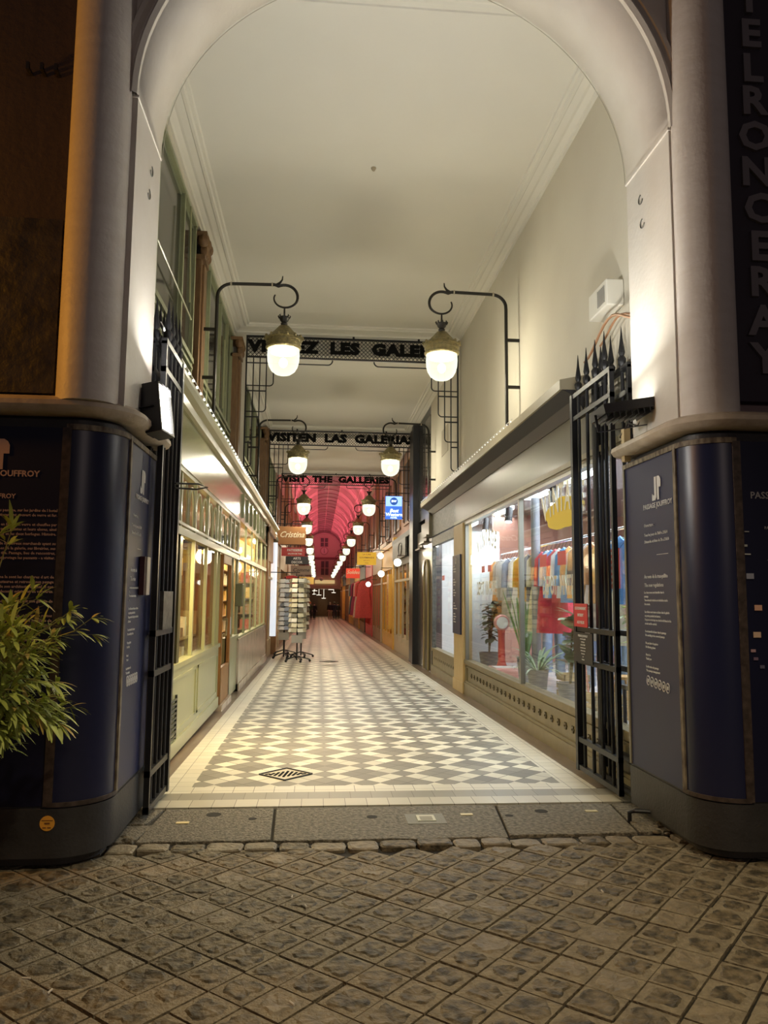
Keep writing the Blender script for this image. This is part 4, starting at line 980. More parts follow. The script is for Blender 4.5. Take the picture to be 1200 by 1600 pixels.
area('left_shop_light_far', (-2.0, 17.2, 3.1), (-2.0, 17.2, 0), 240, (1.0, .86, .62), .9, 6)
# hanging yellow sign inside the left shop
tag(MB().box(-1.95, -1.90, 9.8, 11.0, 1.86, 2.10).build('inside_sign', mat('sign_orange', (.85,.50,.05), .5, emit=((1,.5,.05), .5))), 'orange sign hanging inside the left shop near the brown door', 'sign')
for i, (y, l) in enumerate(((7.6, 'first'), (9.0, 'second'), (10.6, 'third'), (15.5, 'fourth'), (18.2, 'fifth'))):
    t = thing('pendant_lamp', 'small white glowing pendant lamp inside the left shops, %s from the entrance' % l, 'lamp', (-2.05, y, 2.42))
    MB().lathe((-2.05, y, 2.42), [(.05, 0), (.09, .04), (.10, .12), (.05, .17), (.01, .18)], 14).build('shade', emis('pendant', (1, .95, .8), 5), t, smooth=True)
    MB().tube([(-2.05, y, 2.6), (-2.05, y, 3.2)], .006, 5).build('cord', blackpaint, t)

# ================================================================== RIGHT SHOPFRONT (vintage shop)
SX = XR
a, b = 5.95, 13.40
t = thing('vintage_shopfront', 'khaki framed vintage clothes shopfront with big lit windows at the right', 'shopfront', (SX, 9.6, 0))
MB().box(SX-.03, SX+.06, a, 14.32, 2.98, 3.46).build('fascia', fascia_m, t)
mb = MB(); mb.box(SX-.06, SX+.06, a, 14.32, 2.93, 2.985); mb.box(SX-.045, SX+.05, a, 14.32, 2.90, 2.93); mb.build('fascia_moulding', khaki, t)
mb = MB(); mb.box(SX-.01, SX+.10, a, b, -.08, .45); mb.box(SX-.05, SX+.10, a, b, .455, .51); mb.box(SX-.04, SX+.1, a, b, .43, .455); mb.box(SX-.06, SX+.02, a, b, -.08, .13); mb.box(SX-.04, SX+.02, a, b, .13, .16)
mb.box(SX-.03, SX, a, b, .385, .41); mb.box(SX-.03, SX, b-.12, b, .16, .42)
mb.build('stall_riser', khaki, t)
# rosettes on the stall riser
rb = MB(); rb.prism([((.034+.008*math.cos(6*q))*math.cos(q), (.034+.008*math.cos(6*q))*math.sin(q)) for q in [2*PI*k/30 for k in range(30)]], 0, -.012, lambda u, v, d: (d, u, v)); rb.ball((-.012, 0, 0), .012, 8, 6)
ro0 = rb.build('rosette', mat('rosette', (.10,.08,.04), .4), t); ro0.matrix_parent_inverse = Matrix.Identity(4)
k = 0; y = 6.1
while y < 13.1:
    if k == 0: o = ro0
    else: o = ro0.copy(); COL.objects.link(o)
    o.location = (-.011, y-9.6, .275); k += 1; y += .235
mb = MB()
for y in (a+.03, 9.72, b-.03): mb.box(SX-.03, SX+.03, y-.03, y+.03, .51, 2.92)
mb.box(SX-.04, SX+.05, a, b, 2.86, 2.91)
mb.build('window_frame', mat('alu_frame', (.32,.31,.27), .35, metal=.5), t)
MB().box(SX, SX+.008, a, b, .50, 2.9).build('glass', shopglass, t)
t = thing('cream_wooden_pilaster', 'cream wooden pilaster between the two vintage shop windows', 'pilaster', (SX, 13.85, 0))
MB().box(SX-.07, SX+.1, 13.40, 14.30, -.1, 2.90).box(SX-.085, SX+.1, 13.36, 14.34, -.1, .12).build('shaft', creamwood, t, bevel=.01)
t2 = thing('navy_notice_board', 'narrow dark navy notice board with white lines on the cream pilaster', 'notice', (SX-.09, 13.85, 1.6))
MB().box(SX-.10, SX-.072, 13.5, 14.25, .93, 2.35).build('board', navy, t2)
items = []
for k in range(22):
    if k in (3, 4, 8, 12, 13, 17): continue
    items.append((random.choice(['regles du passage', 'ouverture tous les jours', 'les chiens tenus', 'merci de', 'no smoking']), .036, (SX-.101, 14.15, 2.15-k*.048), NY, Z_, dict(ext=.0006, align='LEFT', res=1, offset=.001)))
mbx = join_text('lettering', items, white_txt, t2)
logo(MB(), (SX-.102, 13.88, 2.25), NY, .12).build('logo', white_txt, t2)
# second window
a2, b2 = 14.34, 17.3
t = thing('small_vintage_window', 'smaller vintage shop window past the cream pilaster, lit white', 'shopfront', (SX, 15.8, 0))
mb = MB(); mb.box(SX-.02, SX+.1, a2, b2, -.15, .40); mb.box(SX-.05, SX+.1, a2, b2, .40, .46); mb.box(SX-.06, SX+.02, a2, b2, -.15, .08); mb.build('stall_riser', khaki, t)
mb = MB()
for k in range(11): mb.ball((SX-.022, a2+.3+k*.235, .25), .03, 8, 6, (.3, 1, 1))
mb.build('rosette_row', mat('rosette', (.10,.08,.04), .4), t)
mb = MB()
mb.box(SX-.03, SX+.06, 14.32, 17.5, 2.95, 3.46)
for y in (a2+.04, b2-.04): mb.box(SX-.04, SX+.05, y-.04, y+.04, .46, 2.92)
mb.box(SX-.04, SX+.05, a2, b2, 2.72, 2.91); mb.build('window_frame', iron_g, t)
MB().box(SX, SX+.008, a2, b2, .45, 2.75).build('glass', shopglass, t)
# interior structure
X1 = 6.6
struct(MB().box(SX+.05, X1, a-.25, 17.4, .16, .30).build('floor_shop', mat('shop_floor_grey', (.40,.41,.43), .22, var=(3,.3,(.30,.31,.33)))))
struct(MB().box(SX+.05, X1, a-.25, 17.4, 3.25, 3.4).build('ceiling_shop', mat('shop_ceiling_dark', (.20,.13,.12), .6)))
struct(MB().box(X1, X1+.1, a-.25, 17.4, .2, 3.4).build('wall_shop_back', mat('shop_redbrown', (.40,.20,.15), .7)))
struct(MB().box(SX+.05, X1, a-.35, a-.25, .2, 3.4).build('wall_shop_near', mat('shop_redbrown', (.40,.20,.15), .7)))
struct(MB().box(SX+.05, X1, 17.4, 17.5, -.1, 3.4).build('wall_shop_far', white_m))
struct(MB().box(SX+.06, 3.34, 14.02, 14.10, .3, 2.80).build('wall_partition', mat('partition_white', (.60,.65,.67), .5)))
struct(MB().box(3.5, X1, 15.2, 15.3, .3, 3.3).build('wall_partition_far', mat('shop_redbrown', (.40,.20,.15), .7)))
t = thing('steel_column', 'grey steel column inside the vintage shop', 'column', (3.14, 10.75, .3))
MB().lathe((3.16, 11.0, .3), [(.10, 0), (.10, .04), (.065, .06), (.065, 2.9), (.10, 2.95)], 20).build('shaft', mat('steel_grey', (.33,.35,.38), .35, metal=.3), t, smooth=True)
area('vintage_light_near', (4.0, 8.6, 3.2), (4.0, 8.6, 0), 340, (.84, .92, 1.0), 1.6, 4.6)
area('vintage_light_mid', (3.6, 12.6, 3.2), (3.6, 12.6, 0), 150, (.84, .92, 1.0), 1.2, 2.4)
area('vintage_light_far', (3.4, 15.8, 3.2), (3.4, 15.8, 0), 95, (.85, .92, 1.0), 1.0, 2.0)
# LED panels, track spots
for i, (x, y) in enumerate(((3.15, 7.0), (3.15, 8.9), (3.15, 10.9), (3.15, 12.9), (4.6, 8.4), (4.6, 6.6), (3.1, 15.6))):
    lb = ['LED ceiling panel closest to the right gate', 'LED ceiling panel in front of the yellow window painting', 'LED ceiling panel right of the window mullion', 'LED ceiling panel above the white partition', 'LED ceiling panel deep inside the shop, far one', 'LED ceiling panel deep inside the shop behind the gate', 'LED ceiling panel in the smaller shop window'][i]
    t = thing('ceiling_light', lb, 'ceiling light', (x, y, 3.1))
    MB().box(x-.10, x+.10, y-.36, y+.36, 3.06, 3.12).build('housing', white_m, t); MB().box(x-.085, x+.085, y-.34, y+.34, 3.05, 3.06).build('diffuser', coldled, t)
for i, (x, y) in enumerate(((3.0, 7.9), (3.0, 9.55), (3.0, 11.9), (3.0, 13.6))):
    t = thing('track_spotlight', 'black spotlight under the shop ceiling, %s from the gate' % ['nearest', 'second', 'third', 'fourth'][i], 'spotlight', (x, y, 3.0))
    MB().tube([(x, y, 3.0), (x-.03, y-.05, 2.78)], .06, 14).tube([(x, y, 3.0), (x, y, 3.25)], .012, 6).build('body', blackpaint, t); MB().tube([(x-.03, y-.05, 2.779), (x-.031, y-.052, 2.77)], .05, 14).build('lens', coldled, t)
t = thing('globe_light', 'round cream ceiling globe light behind the top of the shop window', 'ceiling light', (3.0, 9.0, 3.1))
MB().lathe((3.0, 9.1, 2.98), [(.0, 0), (.07, .01), (.13, .06), (.15, .13), (.12, .20), (.07, .24)], 20).build('globe', mat('cream_glass', (.8,.75,.55), .3, emit=((1,.93,.65), .9)), t, smooth=True)
MB().lathe((3.0, 9.1, 3.18), [(.08, 0), (.05, .09)], 14).build('base', blackpaint, t)
# lettering on the glass
gx = SX-.004
def yelblob():
    pts = []
    for k in range(40):
        th = 2*PI*k/40; r = 1+.05*math.sin(5*th)+.03*math.sin(9*th+1)
        pts.append((8.0+.62*r*math.cos(th), 2.50+.17*r*math.sin(th)))
    return MB().prism(pts, gx-.001, gx+.001, lambda u, v, d: (d, u, v))
t = thing('window_painting', 'yellow brush patch with arched white VINTAGE lettering on the shop window', 'window painting', (gx, 8.0, 2.4))
yelblob().build('yellow_patch', mat('yellow_paint', (.85,.62,.02), .5), t)
items = []
for k, ch in enumerate('VINTAGE'):
    u = (k-3)/3; y = 8.02-u*.62; z = 2.66-.06*u*u; a_ = -u*.25
    items.append((ch, .43, (gx-.004, y, z), (0, -math.cos(a_), math.sin(a_)), (0, math.sin(a_), math.cos(a_)), dict(ext=.001, offset=.008, xs=.66)))
join_text('lettering', items, mat('cream_letter', (.85,.82,.68), .5), t)
t = thing('window_painting', 'faint arched white VINTAGE lettering on the window before the partition', 'window painting', (gx, 11.9, 2.5))
items = []
for k, ch in enumerate('VINTAGE'):
    u = (k-3)/3; y = 11.75-u*.62; z = 2.50-.08*u*u; a_ = -u*.25
    items.append((ch, .36, (gx-.004, y, z), (0, -math.cos(a_), math.sin(a_)), (0, math.sin(a_), math.cos(a_)), dict(ext=.001, offset=.006, xs=.66)))
join_text('lettering', items, mat('cream_letter', (.85,.82,.68), .5), t)
for (y, l) in ((8.1, 'near'), (11.8, 'far')):
    t = thing('window_lettering', 'tall narrow cream lettering band on the %s vintage window pane' % l, 'window lettering', (gx, y, 1.73))
    text('lettering', 'DEPOT  VINTAGE', .29, (gx-.003, y, 1.72), NY, Z_, mat('cream_letter_dim', (.62,.58,.46), .5), t, ext=.001, offset=.006, xs=.58)
for (y, z, w, h, l) in ((8.98-.25, 2.02, .28, .14, 'red sticker on the near shop window, left of the pair'), (8.05, 2.02, .28, .15, 'red sticker on the near shop window beside the gate'), (12.0, 2.03, .22, .10, 'red sticker on the far pane in front of the partition, left of the pair'), (11.55, 2.03, .22, .10, 'red sticker on the far pane in front of the partition, right of the pair'), (15.9, 1.98, .30, .10, 'red sticker on the smaller vintage window'), ):
    tag(MB().box(gx-.002, gx, y-w/2, y+w/2, z-h/2, z+h/2).build('window_sticker', red_m), l, 'sticker')
t = thing('red_list_notice', 'tall red notice with six white lines on the window behind the gate', 'notice', (gx, 6.6, 1.85))
MB().box(gx-.004, gx, 6.46, 6.78, 1.68, 2.03).build('board', mat('brick_red', (.62,.07,.03), .5), t)
join_text('lettering', [(s_, .034, (gx-.005, 6.62, 1.99-k*.052), NY, Z_, dict(ext=.0006, offset=.001)) for k, s_ in enumerate(['LUNDI', 'MARDI', 'MERCREDI', 'JEUDI', 'VENDREDI', 'SAMEDI'])], white_txt, t)

# ---------------------------------------------------------------- clothes racks
def rack(lbl, x, y0, y1, z, zf=.30):
    t = thing('clothes_rack', lbl, 'clothes rack', (x, (y0+y1)/2, zf))
    MB().tube([(x, y0, z), (x, y1, z)], .016, 8).build('rail', mat('chrome', (.7,.7,.7), .2, metal=.9), t)
    for y in (y0, y1):
        MB().tube([(x, y, zf+.02), (x, y, z)], .014, 8).tube([(x-.25, y, zf+.02), (x+.25, y, zf+.02)], .014, 8).build('upright', mat('chrome', (.7,.7,.7), .2, metal=.9), t)
def garment(name, lbl, cat, x, y, z, colr, kind, scale=1.0, rz=0.0, grp=None):
    t = thing(name, lbl, cat, (x, y, z), grp)
    m = mat('cloth_%02x%02x%02x' % tuple(int(c*255) for c in colr), colr, .85, var=(14, .3, tuple(c*.72 for c in colr)), bump=(16, .5))
    L = {'shirt': .72, 'dress': 1.25, 'jeans': .98, 'jacket': .78}[kind]*scale
    W = {'shirt': .23, 'dress': .22, 'jeans': .18, 'jacket': .26}[kind]*scale
    mb = MB(); ny, n = 10, 20; vs = []; ph = random.random()*6
    if kind != 'jeans':
        for j in range(ny+1):
            s = j/ny; zz = -.03-L*s
            w = W*(.35+.65*min(1, s/.12)) if s < .12 else W*(1-.12*math.sin(PI*min(1, (s-.1)/.5)) + (.35*s if kind == 'dress' else .05*s))
            d = .035+.03*min(1, s*3)
            for k in range(n):
                th = 2*PI*k/n; f = 1+.10*math.sin(4*th+ph)*s+.06*math.sin(7*th)*s
                vs.append((w*math.cos(th)*f, d*math.sin(th)*(1+.35*math.sin(5*th+ph)*s), zz))
        fs = [(j*n+k, j*n+(k+1) % n, (j+1)*n+(k+1) % n, (j+1)*n+k) for j in range(ny) for k in range(n)]
        fs.append(tuple(range(n))); mb.add(vs, fs)
        sl = .50*scale
        for sg in (-1, 1):
            mb.tube([(sg*W*.72, 0, -.07), (sg*W*1.12, 0, -.16), (sg*W*1.22, .01, -.36), (sg*W*1.25, .0, -.07-sl)], [.05, .06, .055, .05], 10)
    else:
        mb.box(-W, W, -.03, .03, -.10, -.03)
        for sg in (-1, 1): mb.tube([(sg*W*.5, 0, -.06), (sg*W*.52, .01, -.45), (sg*W*.56, 0, -.75), (sg*W*.58, .01, -L)], [.085, .08, .07, .075], 12)
    if rz: ca_, sa_ = math.cos(rz), math.sin(rz); mb.v = [(p[0]*ca_-p[1]*sa_, p[0]*sa_+p[1]*ca_, p[2]) for p in mb.v]
    mb.v = [(x+p[0], y+p[1], z+p[2]) for p in mb.v]
    mb.build('cloth', m, t, smooth=True)
    hb = MB(); hb.tube([(x+.02, y, z+.03), (x+.035, y, z+.055), (x+.015, y, z+.085), (x-.015, y, z+.07)], .004, 5); hb.tube([(x, y, z-.03), (x+.018, y, z+.03)], .004, 5); hb.tube([(x-.18, y, z-.07), (x, y, z-.03), (x+.18, y, z-.07)], .007, 5)
    hb.build('hanger', blackpaint, t)
rack('long chrome clothes rail of shirts in the vintage shop', 3.30, 6.6, 13.7, 2.36)
rack('second chrome clothes rail deeper inside the vintage shop', 4.6, 7.0, 13.6, 2.10)
G = [  # y, colour, kind, words
 (12.95, (.85,.42,.15), 'dress', 'long orange dress'), (12.65, (.72,.62,.50), 'shirt', 'beige shirt'), (12.4, (.60,.55,.50), 'jacket', 'taupe jacket'), (12.15, (.80,.80,.80), 'shirt', 'light grey shirt'), (11.9, (.75,.68,.55), 'dress', 'sand dress'),
 (11.65, (.85,.83,.80), 'jacket', 'off-white jacket'), (11.4, (.35,.40,.50), 'shirt', 'slate shirt'), (11.15, (.55,.60,.68), 'jeans', 'washed grey jeans'), (10.9, (.82,.80,.78), 'dress', 'pale long dress'),
 (10.35, (.95,.62,.05), 'shirt', 'yellow shirt'), (10.1, (.90,.45,.05), 'jacket', 'orange jacket'), (9.85, (.98,.72,.08), 'shirt', 'bright yellow shirt'), (9.6, (.05,.04,.05), 'jacket', 'black jacket'), (9.35, (.70,.62,.35), 'dress', 'mustard print dress'),
 (9.0, (.18,.25,.42), 'jeans', 'dark blue jeans'), (8.75, (.75,.06,.10), 'dress', 'long red dress'), (8.5, (.10,.35,.75), 'shirt', 'bright blue shirt'), (8.3, (.85,.88,.95), 'shirt', 'white shirt'), (8.1, (.12,.42,.85), 'shirt', 'sky blue shirt'),
 (7.85, (.70,.10,.12), 'jacket', 'red jacket'), (7.6, (.90,.90,.92), 'shirt', 'clean white blouse'), (7.3, (.15,.40,.80), 'jacket', 'cobalt jacket'), (7.05, (.95,.50,.20), 'shirt', 'coral shirt'), (6.8, (.45,.70,.75), 'shirt', 'turquoise shirt'),
 (6.5, (.15,.12,.12), 'jacket', 'charcoal jacket'), (6.2, (.80,.75,.80), 'dress', 'lilac print dress'), (5.9, (.60,.35,.20), 'jacket', 'brown leather jacket'), (5.6, (.90,.60,.25), 'shirt', 'apricot shirt'), (5.3, (.25,.45,.85), 'shirt', 'royal blue shirt'), (5.0, (.85,.85,.80), 'dress', 'ivory dress'), (4.7, (.12,.30,.70), 'jacket', 'denim blue jacket')]
for i, (y, c, kd, w) in enumerate(G):
    garment('hanging_garment', w+' hanging on the front rail of the vintage shop', 'clothing', 3.30, 13.6-(12.95-y)*.72, 2.28, c, kd, .92, random.uniform(-1.0, -.55), 'clothes on the front rail')
G2 = [(.30,.42,.62), (.38,.50,.70), (.22,.30,.45), (.45,.55,.72), (.60,.65,.72), (.28,.38,.55), (.50,.45,.35), (.55,.08,.10), (.30,.42,.60), (.75,.75,.78), (.15,.18,.25), (.40,.52,.72)]
wd = ['mid blue', 'light blue', 'navy', 'pale blue', 'bleached grey', 'indigo', 'khaki', 'dark red', 'stone washed', 'white', 'blackish', 'sky toned']
for i, c in enumerate(G2):
    garment('hanging_garment', '%s jeans hanging on the rear rail of the vintage shop' % wd[i], 'clothing', 4.6, 7.3+i*.52, 2.02, c, 'jeans', 1.25, random.uniform(-.3, .3), 'jeans on the rear rail')
rack('low chrome rail of jeans under the shirts', 3.62, 8.2, 13.2, 1.50)
for i, c in enumerate([(.33,.45,.66), (.25,.33,.5), (.42,.52,.7), (.5,.58,.72), (.28,.36,.5), (.38,.48,.68), (.2,.26,.4), (.55,.62,.74)]):
    garment('hanging_garment', '%s trousers on the low rail under the shirts' % ['blue', 'dark blue', 'faded blue', 'pale', 'inky', 'denim', 'midnight', 'icy'][i], 'clothing', 3.62, 8.6+i*.62, 1.42, c, 'jeans', .98, random.uniform(-.9, -.4), 'trousers on the low rail')

# ---------------------------------------------------------------- plants
def leafmesh(mb, base, dirv, L, w, droop=.3, nseg=5, fold=.0):
    d = V(*dirv).normalized(); side = d.cross(V(0,0,1))
    if side.length < .1: side = V(1,0,0)
    side.normalize(); p = V(*base); vs = []; 
    for k in range(nseg+1):
        s = k/nseg; ww = w*math.sin(PI*min(.97, .08+s*.9))**.8
        dd = (d+V(0,0,-droop*s*1.5)).normalized()
        if k: p = p+dd*(L/nseg)
        vs += [p-side*ww, p+V(0,0,-fold*ww), p+side*ww]
    fs = []
    for k in range(nseg):
        a_ = k*3; fs += [(a_, a_+1, a_+4, a_+3), (a_+1, a_+2, a_+5, a_+4)]
    mb.add(vs, fs)
potm = mat('grey_pot', (.30,.30,.32), .5); soil = mat('soil', (.05,.035,.02), .9)
def pot(t, x, y, z, r, h, m=potm):
    MB().lathe((x, y, z), [(r*.75, 0), (r, h*.95), (r*1.05, h), (r*.9, h), (r*.85, h*.9)], 20).build('pot', m, t, smooth=True)
    MB().lathe((x, y, z), [(r*.86, h*.86), (r*.86, h*.9)], 16).build('soil', soil, t)
def clampx(mb):
    mb.v = [(max(p[0], 2.65), p[1], p[2]) for p in mb.v]
def broad_plant(lbl, x, y, z, H, n, L, w, col, potr=.16, poth=.3, pm=potm, droop=.5):
    t = thing('potted_plant', lbl, 'plant', (x, y, z)); pot(t, x, y, z, potr, poth, pm)
    st = MB(); lf = MB()
    for s in range(4):
        a = random.random()*6.28; tx, ty = x+.16*math.cos(a), y+.16*math.sin(a)
        pts = [(x, y, z+poth*.9), (x+(tx-x)*.4, y+(ty-y)*.4, z+poth+(H-poth)*.5), (tx, ty, z+H*.95)]; st.tube(pts, [.012, .01, .006], 6)
        for k in range(n//4):
            s_ = .25+.75*random.random(); px = x+(tx-x)*s_; py = y+(ty-y)*s_; pz = z+poth+(H-poth)*s_
            b = random.random()*6.28; leafmesh(lf, (px, py, pz), (math.cos(b), math.sin(b), random.uniform(.0, .8)), L*random.uniform(.7, 1.15), w*random.uniform(.7, 1.1), droop)
    clampx(lf); st.build('stem', mat('stem', (.16,.13,.05), .6), t); lf.build('foliage', mat('leaf_%d' % int(col[1]*1000), col, .35, var=(9,.3,tuple(q*.6 for q in col))), t, smooth=True)
broad_plant('big-leaved grey-green rubber plant in the window nearest the gate', 2.98, 9.0, .30, 1.15, 60, .30, .10, (.34,.46,.28), .15, .30, potm, .25)
broad_plant('dark small-leaved potted tree before the white partition', 2.95, 13.2, .30, 1.22, 130, .19, .055, (.16,.22,.15), .17, .35, mat('pot_dark', (.12,.12,.14), .5))
broad_plant('lime green potted plant in the window behind the right gate', 3.0, 6.9, .80, .72, 36, .20, .045, (.45,.62,.10), .13, .24)
t = thing('plant_stand', 'small dark stand under the lime green plant', 'stand', (3.0, 6.9, .3)); MB().box(2.82, 3.18, 6.72, 7.08, .76, .80).build('top', mat('stand_dark', (.06,.05,.05), .5), t)
for dx in (-.15, .15):
    for dy in (-.15, .15): MB().box(3+dx-.015, 3+dx+.015, 6.9+dy-.015, 6.9+dy+.015, .30, .76).build('leg', mat('stand_dark', (.06,.05,.05), .5), t)
def sword_plant(lbl, x, y, z, n, L, w, col, up=.9, potr=.15, poth=.26, droop=.5):
    t = thing('potted_plant', lbl, 'plant', (x, y, z)); pot(t, x, y, z, potr, poth); lf = MB()
    for k in range(n):
        b = random.random()*6.28; e = random.uniform(up*.5, up*1.6)
        leafmesh(lf, (x+.03*math.cos(b), y+.03*math.sin(b), z+poth*.9), (math.cos(b), math.sin(b), e*1.4), L*random.uniform(.7, 1.1), w, droop, 7)
    clampx(lf); lf.build('foliage', mat('leaf_%d' % int(col[1]*1000), col, .4), t, smooth=True)
sword_plant('tall sword-leaved green plant left of the window mullion', 3.14, 11.55, .30, 16, 1.05, .034, (.22,.40,.13), 3.2, .13, .40, .12)
sword_plant('spiky arching spider plant right of the window mullion', 2.94, 10.2, .30, 46, .62, .016, (.30,.42,.26), .8, .14, .34, .6)
sword_plant('upright snake plant in the smaller shop window', 2.95, 15.3, .30, 16, .62, .030, (.13,.17,.08), 2.5, .12, .18, .05)
broad_plant('sparse dark plant on a pale table in the smaller window', 2.95, 14.75, .75, .50, 14, .12, .04, (.06,.09,.05), .09, .16)
tag(MB().box(2.8, 3.15, 14.5, 15.0, .69, .75).lathe((2.97, 14.75, .30), [(.12,0),(.03,.03),(.03,.39)], 12).build('side_table', white_m), 'small white table in the smaller shop window', 'table')
# red weighing scale
t = thing('weighing_scale', 'vintage red and pink upright weighing scale in the shop window', 'weighing scale', (2.98, 12.35, .3))
pinkm = mat('scale_pink', (.75,.33,.30), .35, coat=.4)
MB().box(2.78, 3.2, 12.05, 12.65, .30, .48).build('platform', pinkm, t, bevel=.04); MB().box(2.81, 3.17, 12.1, 12.4, .48, .49).build('tread', white_m, t)
MB().lathe((3.0, 12.5, .52), [(.09, -.05), (.06, .04), (.055, .45), (.07, .58)], 18).build('column', mat('scale_red', (.60,.05,.04), .35, coat=.4), t, smooth=True)
mb = MB(); mb.lathe((0, 0, 0), [(.0, -.05), (.115, -.05), (.13, -.025), (.13, .025), (.115, .05), (.0, .05)], 28); mb.v = [(3.0+p[0], 12.48+p[2], 1.18+p[1]) for p in mb.v]; mb.build('dial_head', pinkm, t, smooth=True)
mb = MB(); mb.lathe((0, 0, 0), [(.0, 0), (.095, 0), (.095, .006), (.0, .006)], 28); mb.v = [(3.0+p[0], 12.425-p[2], 1.18+p[1]) for p in mb.v]; mb.build('dial', white_m, t)
# stools and crates in the near window
def stool(lbl, x, y, z, h, cm):
    t = thing('stool', lbl, 'stool', (x, y, z)); MB().lathe((x, y, z+h-.03), [(.15, 0), (.15, .03)], 18).build('seat', cm, t)
    for k in range(3):
        a = 2*PI*k/3+.4; MB().tube([(x+.16*math.cos(a), y+.16*math.sin(a), z), (x+.08*math.cos(a), y+.08*math.sin(a), z+h-.03)], .014, 6).build('leg', cm, t)
stool('coral pink stool beside the big-leaved plant', 3.25, 9.45, .30, .55, mat('coral', (.75,.30,.22), .4)); stool('dark wooden stool near the spider plant', 3.35, 8.3, .30, .45, shelfw)
def crate(lbl, x, y, z, s):
    t = thing('wooden_crate', lbl, 'crate', (x, y, z)); mb = MB()
    for k in range(3): mb.box(x-s, x+s, y-s, y-s+.015, z+k*.11, z+k*.11+.085); mb.box(x-s, x+s, y+s-.015, y+s, z+k*.11, z+k*.11+.085); mb.box(x-s, x-s+.015, y-s, y+s, z+k*.11, z+k*.11+.085); mb.box(x+s-.015, x+s, y-s, y+s, z+k*.11, z+k*.11+.085)
    mb.build('slats', creamwood, t); MB().box(x-s, x+s, y-s, y+s, z, z+.012).build('base', creamwood, t)
crate('slatted crate on the shop floor by the coral stool', 3.35, 10.0, .30, .17); crate('slatted crate on the shop floor near the gate', 2.98, 7.9, .30, .16)
# slate front section with arched door, black pilaster
t = thing('slate_shopfront', 'dark slate entrance front with a narrow arched door', 'shopfront', (SX, 18.6, 0))
MB().box(SX-.03, SX+.2, 17.35, 19.9, -.2, 3.0).build('panel', slate, t)
mb = MB(); pts = [(17.75, -.1), (18.45, -.1), (18.45, 2.1)]+[(18.10+.35*math.cos(q), 2.1+.35*math.sin(q)) for q in [PI*k/12 for k in range(1, 12)]]+[(17.75, 2.1)]
mb.prism(pts, SX-.05, SX-.02, lambda u, v, d: (d, u, v)); dr = mb.build('door', mat('door_dark', (.09,.075,.045), .4, var=(20,.15,(.03,.028,.02))), t)
mb = MB(); mb.tube([(SX-.05, p[0], p[1]) for p in pts[1:]+[pts[0]]], .03, 6); mb.build('door_surround', mat('gold_dull', (.28,.22,.10), .4), t)
MB().ball((SX-.08, 18.36, 1.0), .025, 8, 6).build('door_knob', brass, dr)
t = thing('stepped_cornice', 'stepped grey moulding above the slate entrance', 'cornice', (SX, 18.5, 3.0))
for (y0, y1, z0, z1, xo) in ((17.35, 18.0, 3.0, 3.5, .10), (18.0, 18.9, 2.9, 3.35, .07), (18.9, 19.8, 2.8, 3.2, .05)): MB().box(SX-xo, SX+.1, y0, y1, z0, z1).box(SX-xo-.06, SX+.1, y0, y1+.03, z0-.04, z0).build('step', fascia_m, t)
t = thing('black_pilaster', 'tall black painted pilaster rising to the ceiling on the right', 'pilaster', (SX, 20.9, 0))
MB().box(SX-.12, SX+.2, 19.95, 21.0, -.2, 6.12).box(SX-.16, SX+.2, 19.9, 20.2, -.2, 6.12).build('shaft', blackpaint, t, bevel=.01)
t = thing('black_mezzanine', 'black painted upper window front on the right beyond the plain wall', 'window', (SX, 18.8, 4.9))
MB().box(SX+.0, SX+.3, 17.6, 19.9, 3.5, 6.12).build('frame', blackpaint, t)
MB().box(SX-.012, SX, 17.75, 18.6, 3.8, 5.9).box(SX-.012, SX, 18.8, 19.7, 3.8, 5.9).build('pane', mezzglass, t)
tag(MB().box(XR-.03, XR-.018, 15.2, 16.0, 4.55, 5.1).build('wall_grille', mat('vent_beige', (.40,.36,.27), .6)), 'beige square vent cover high on the plain right wall', 'vent')
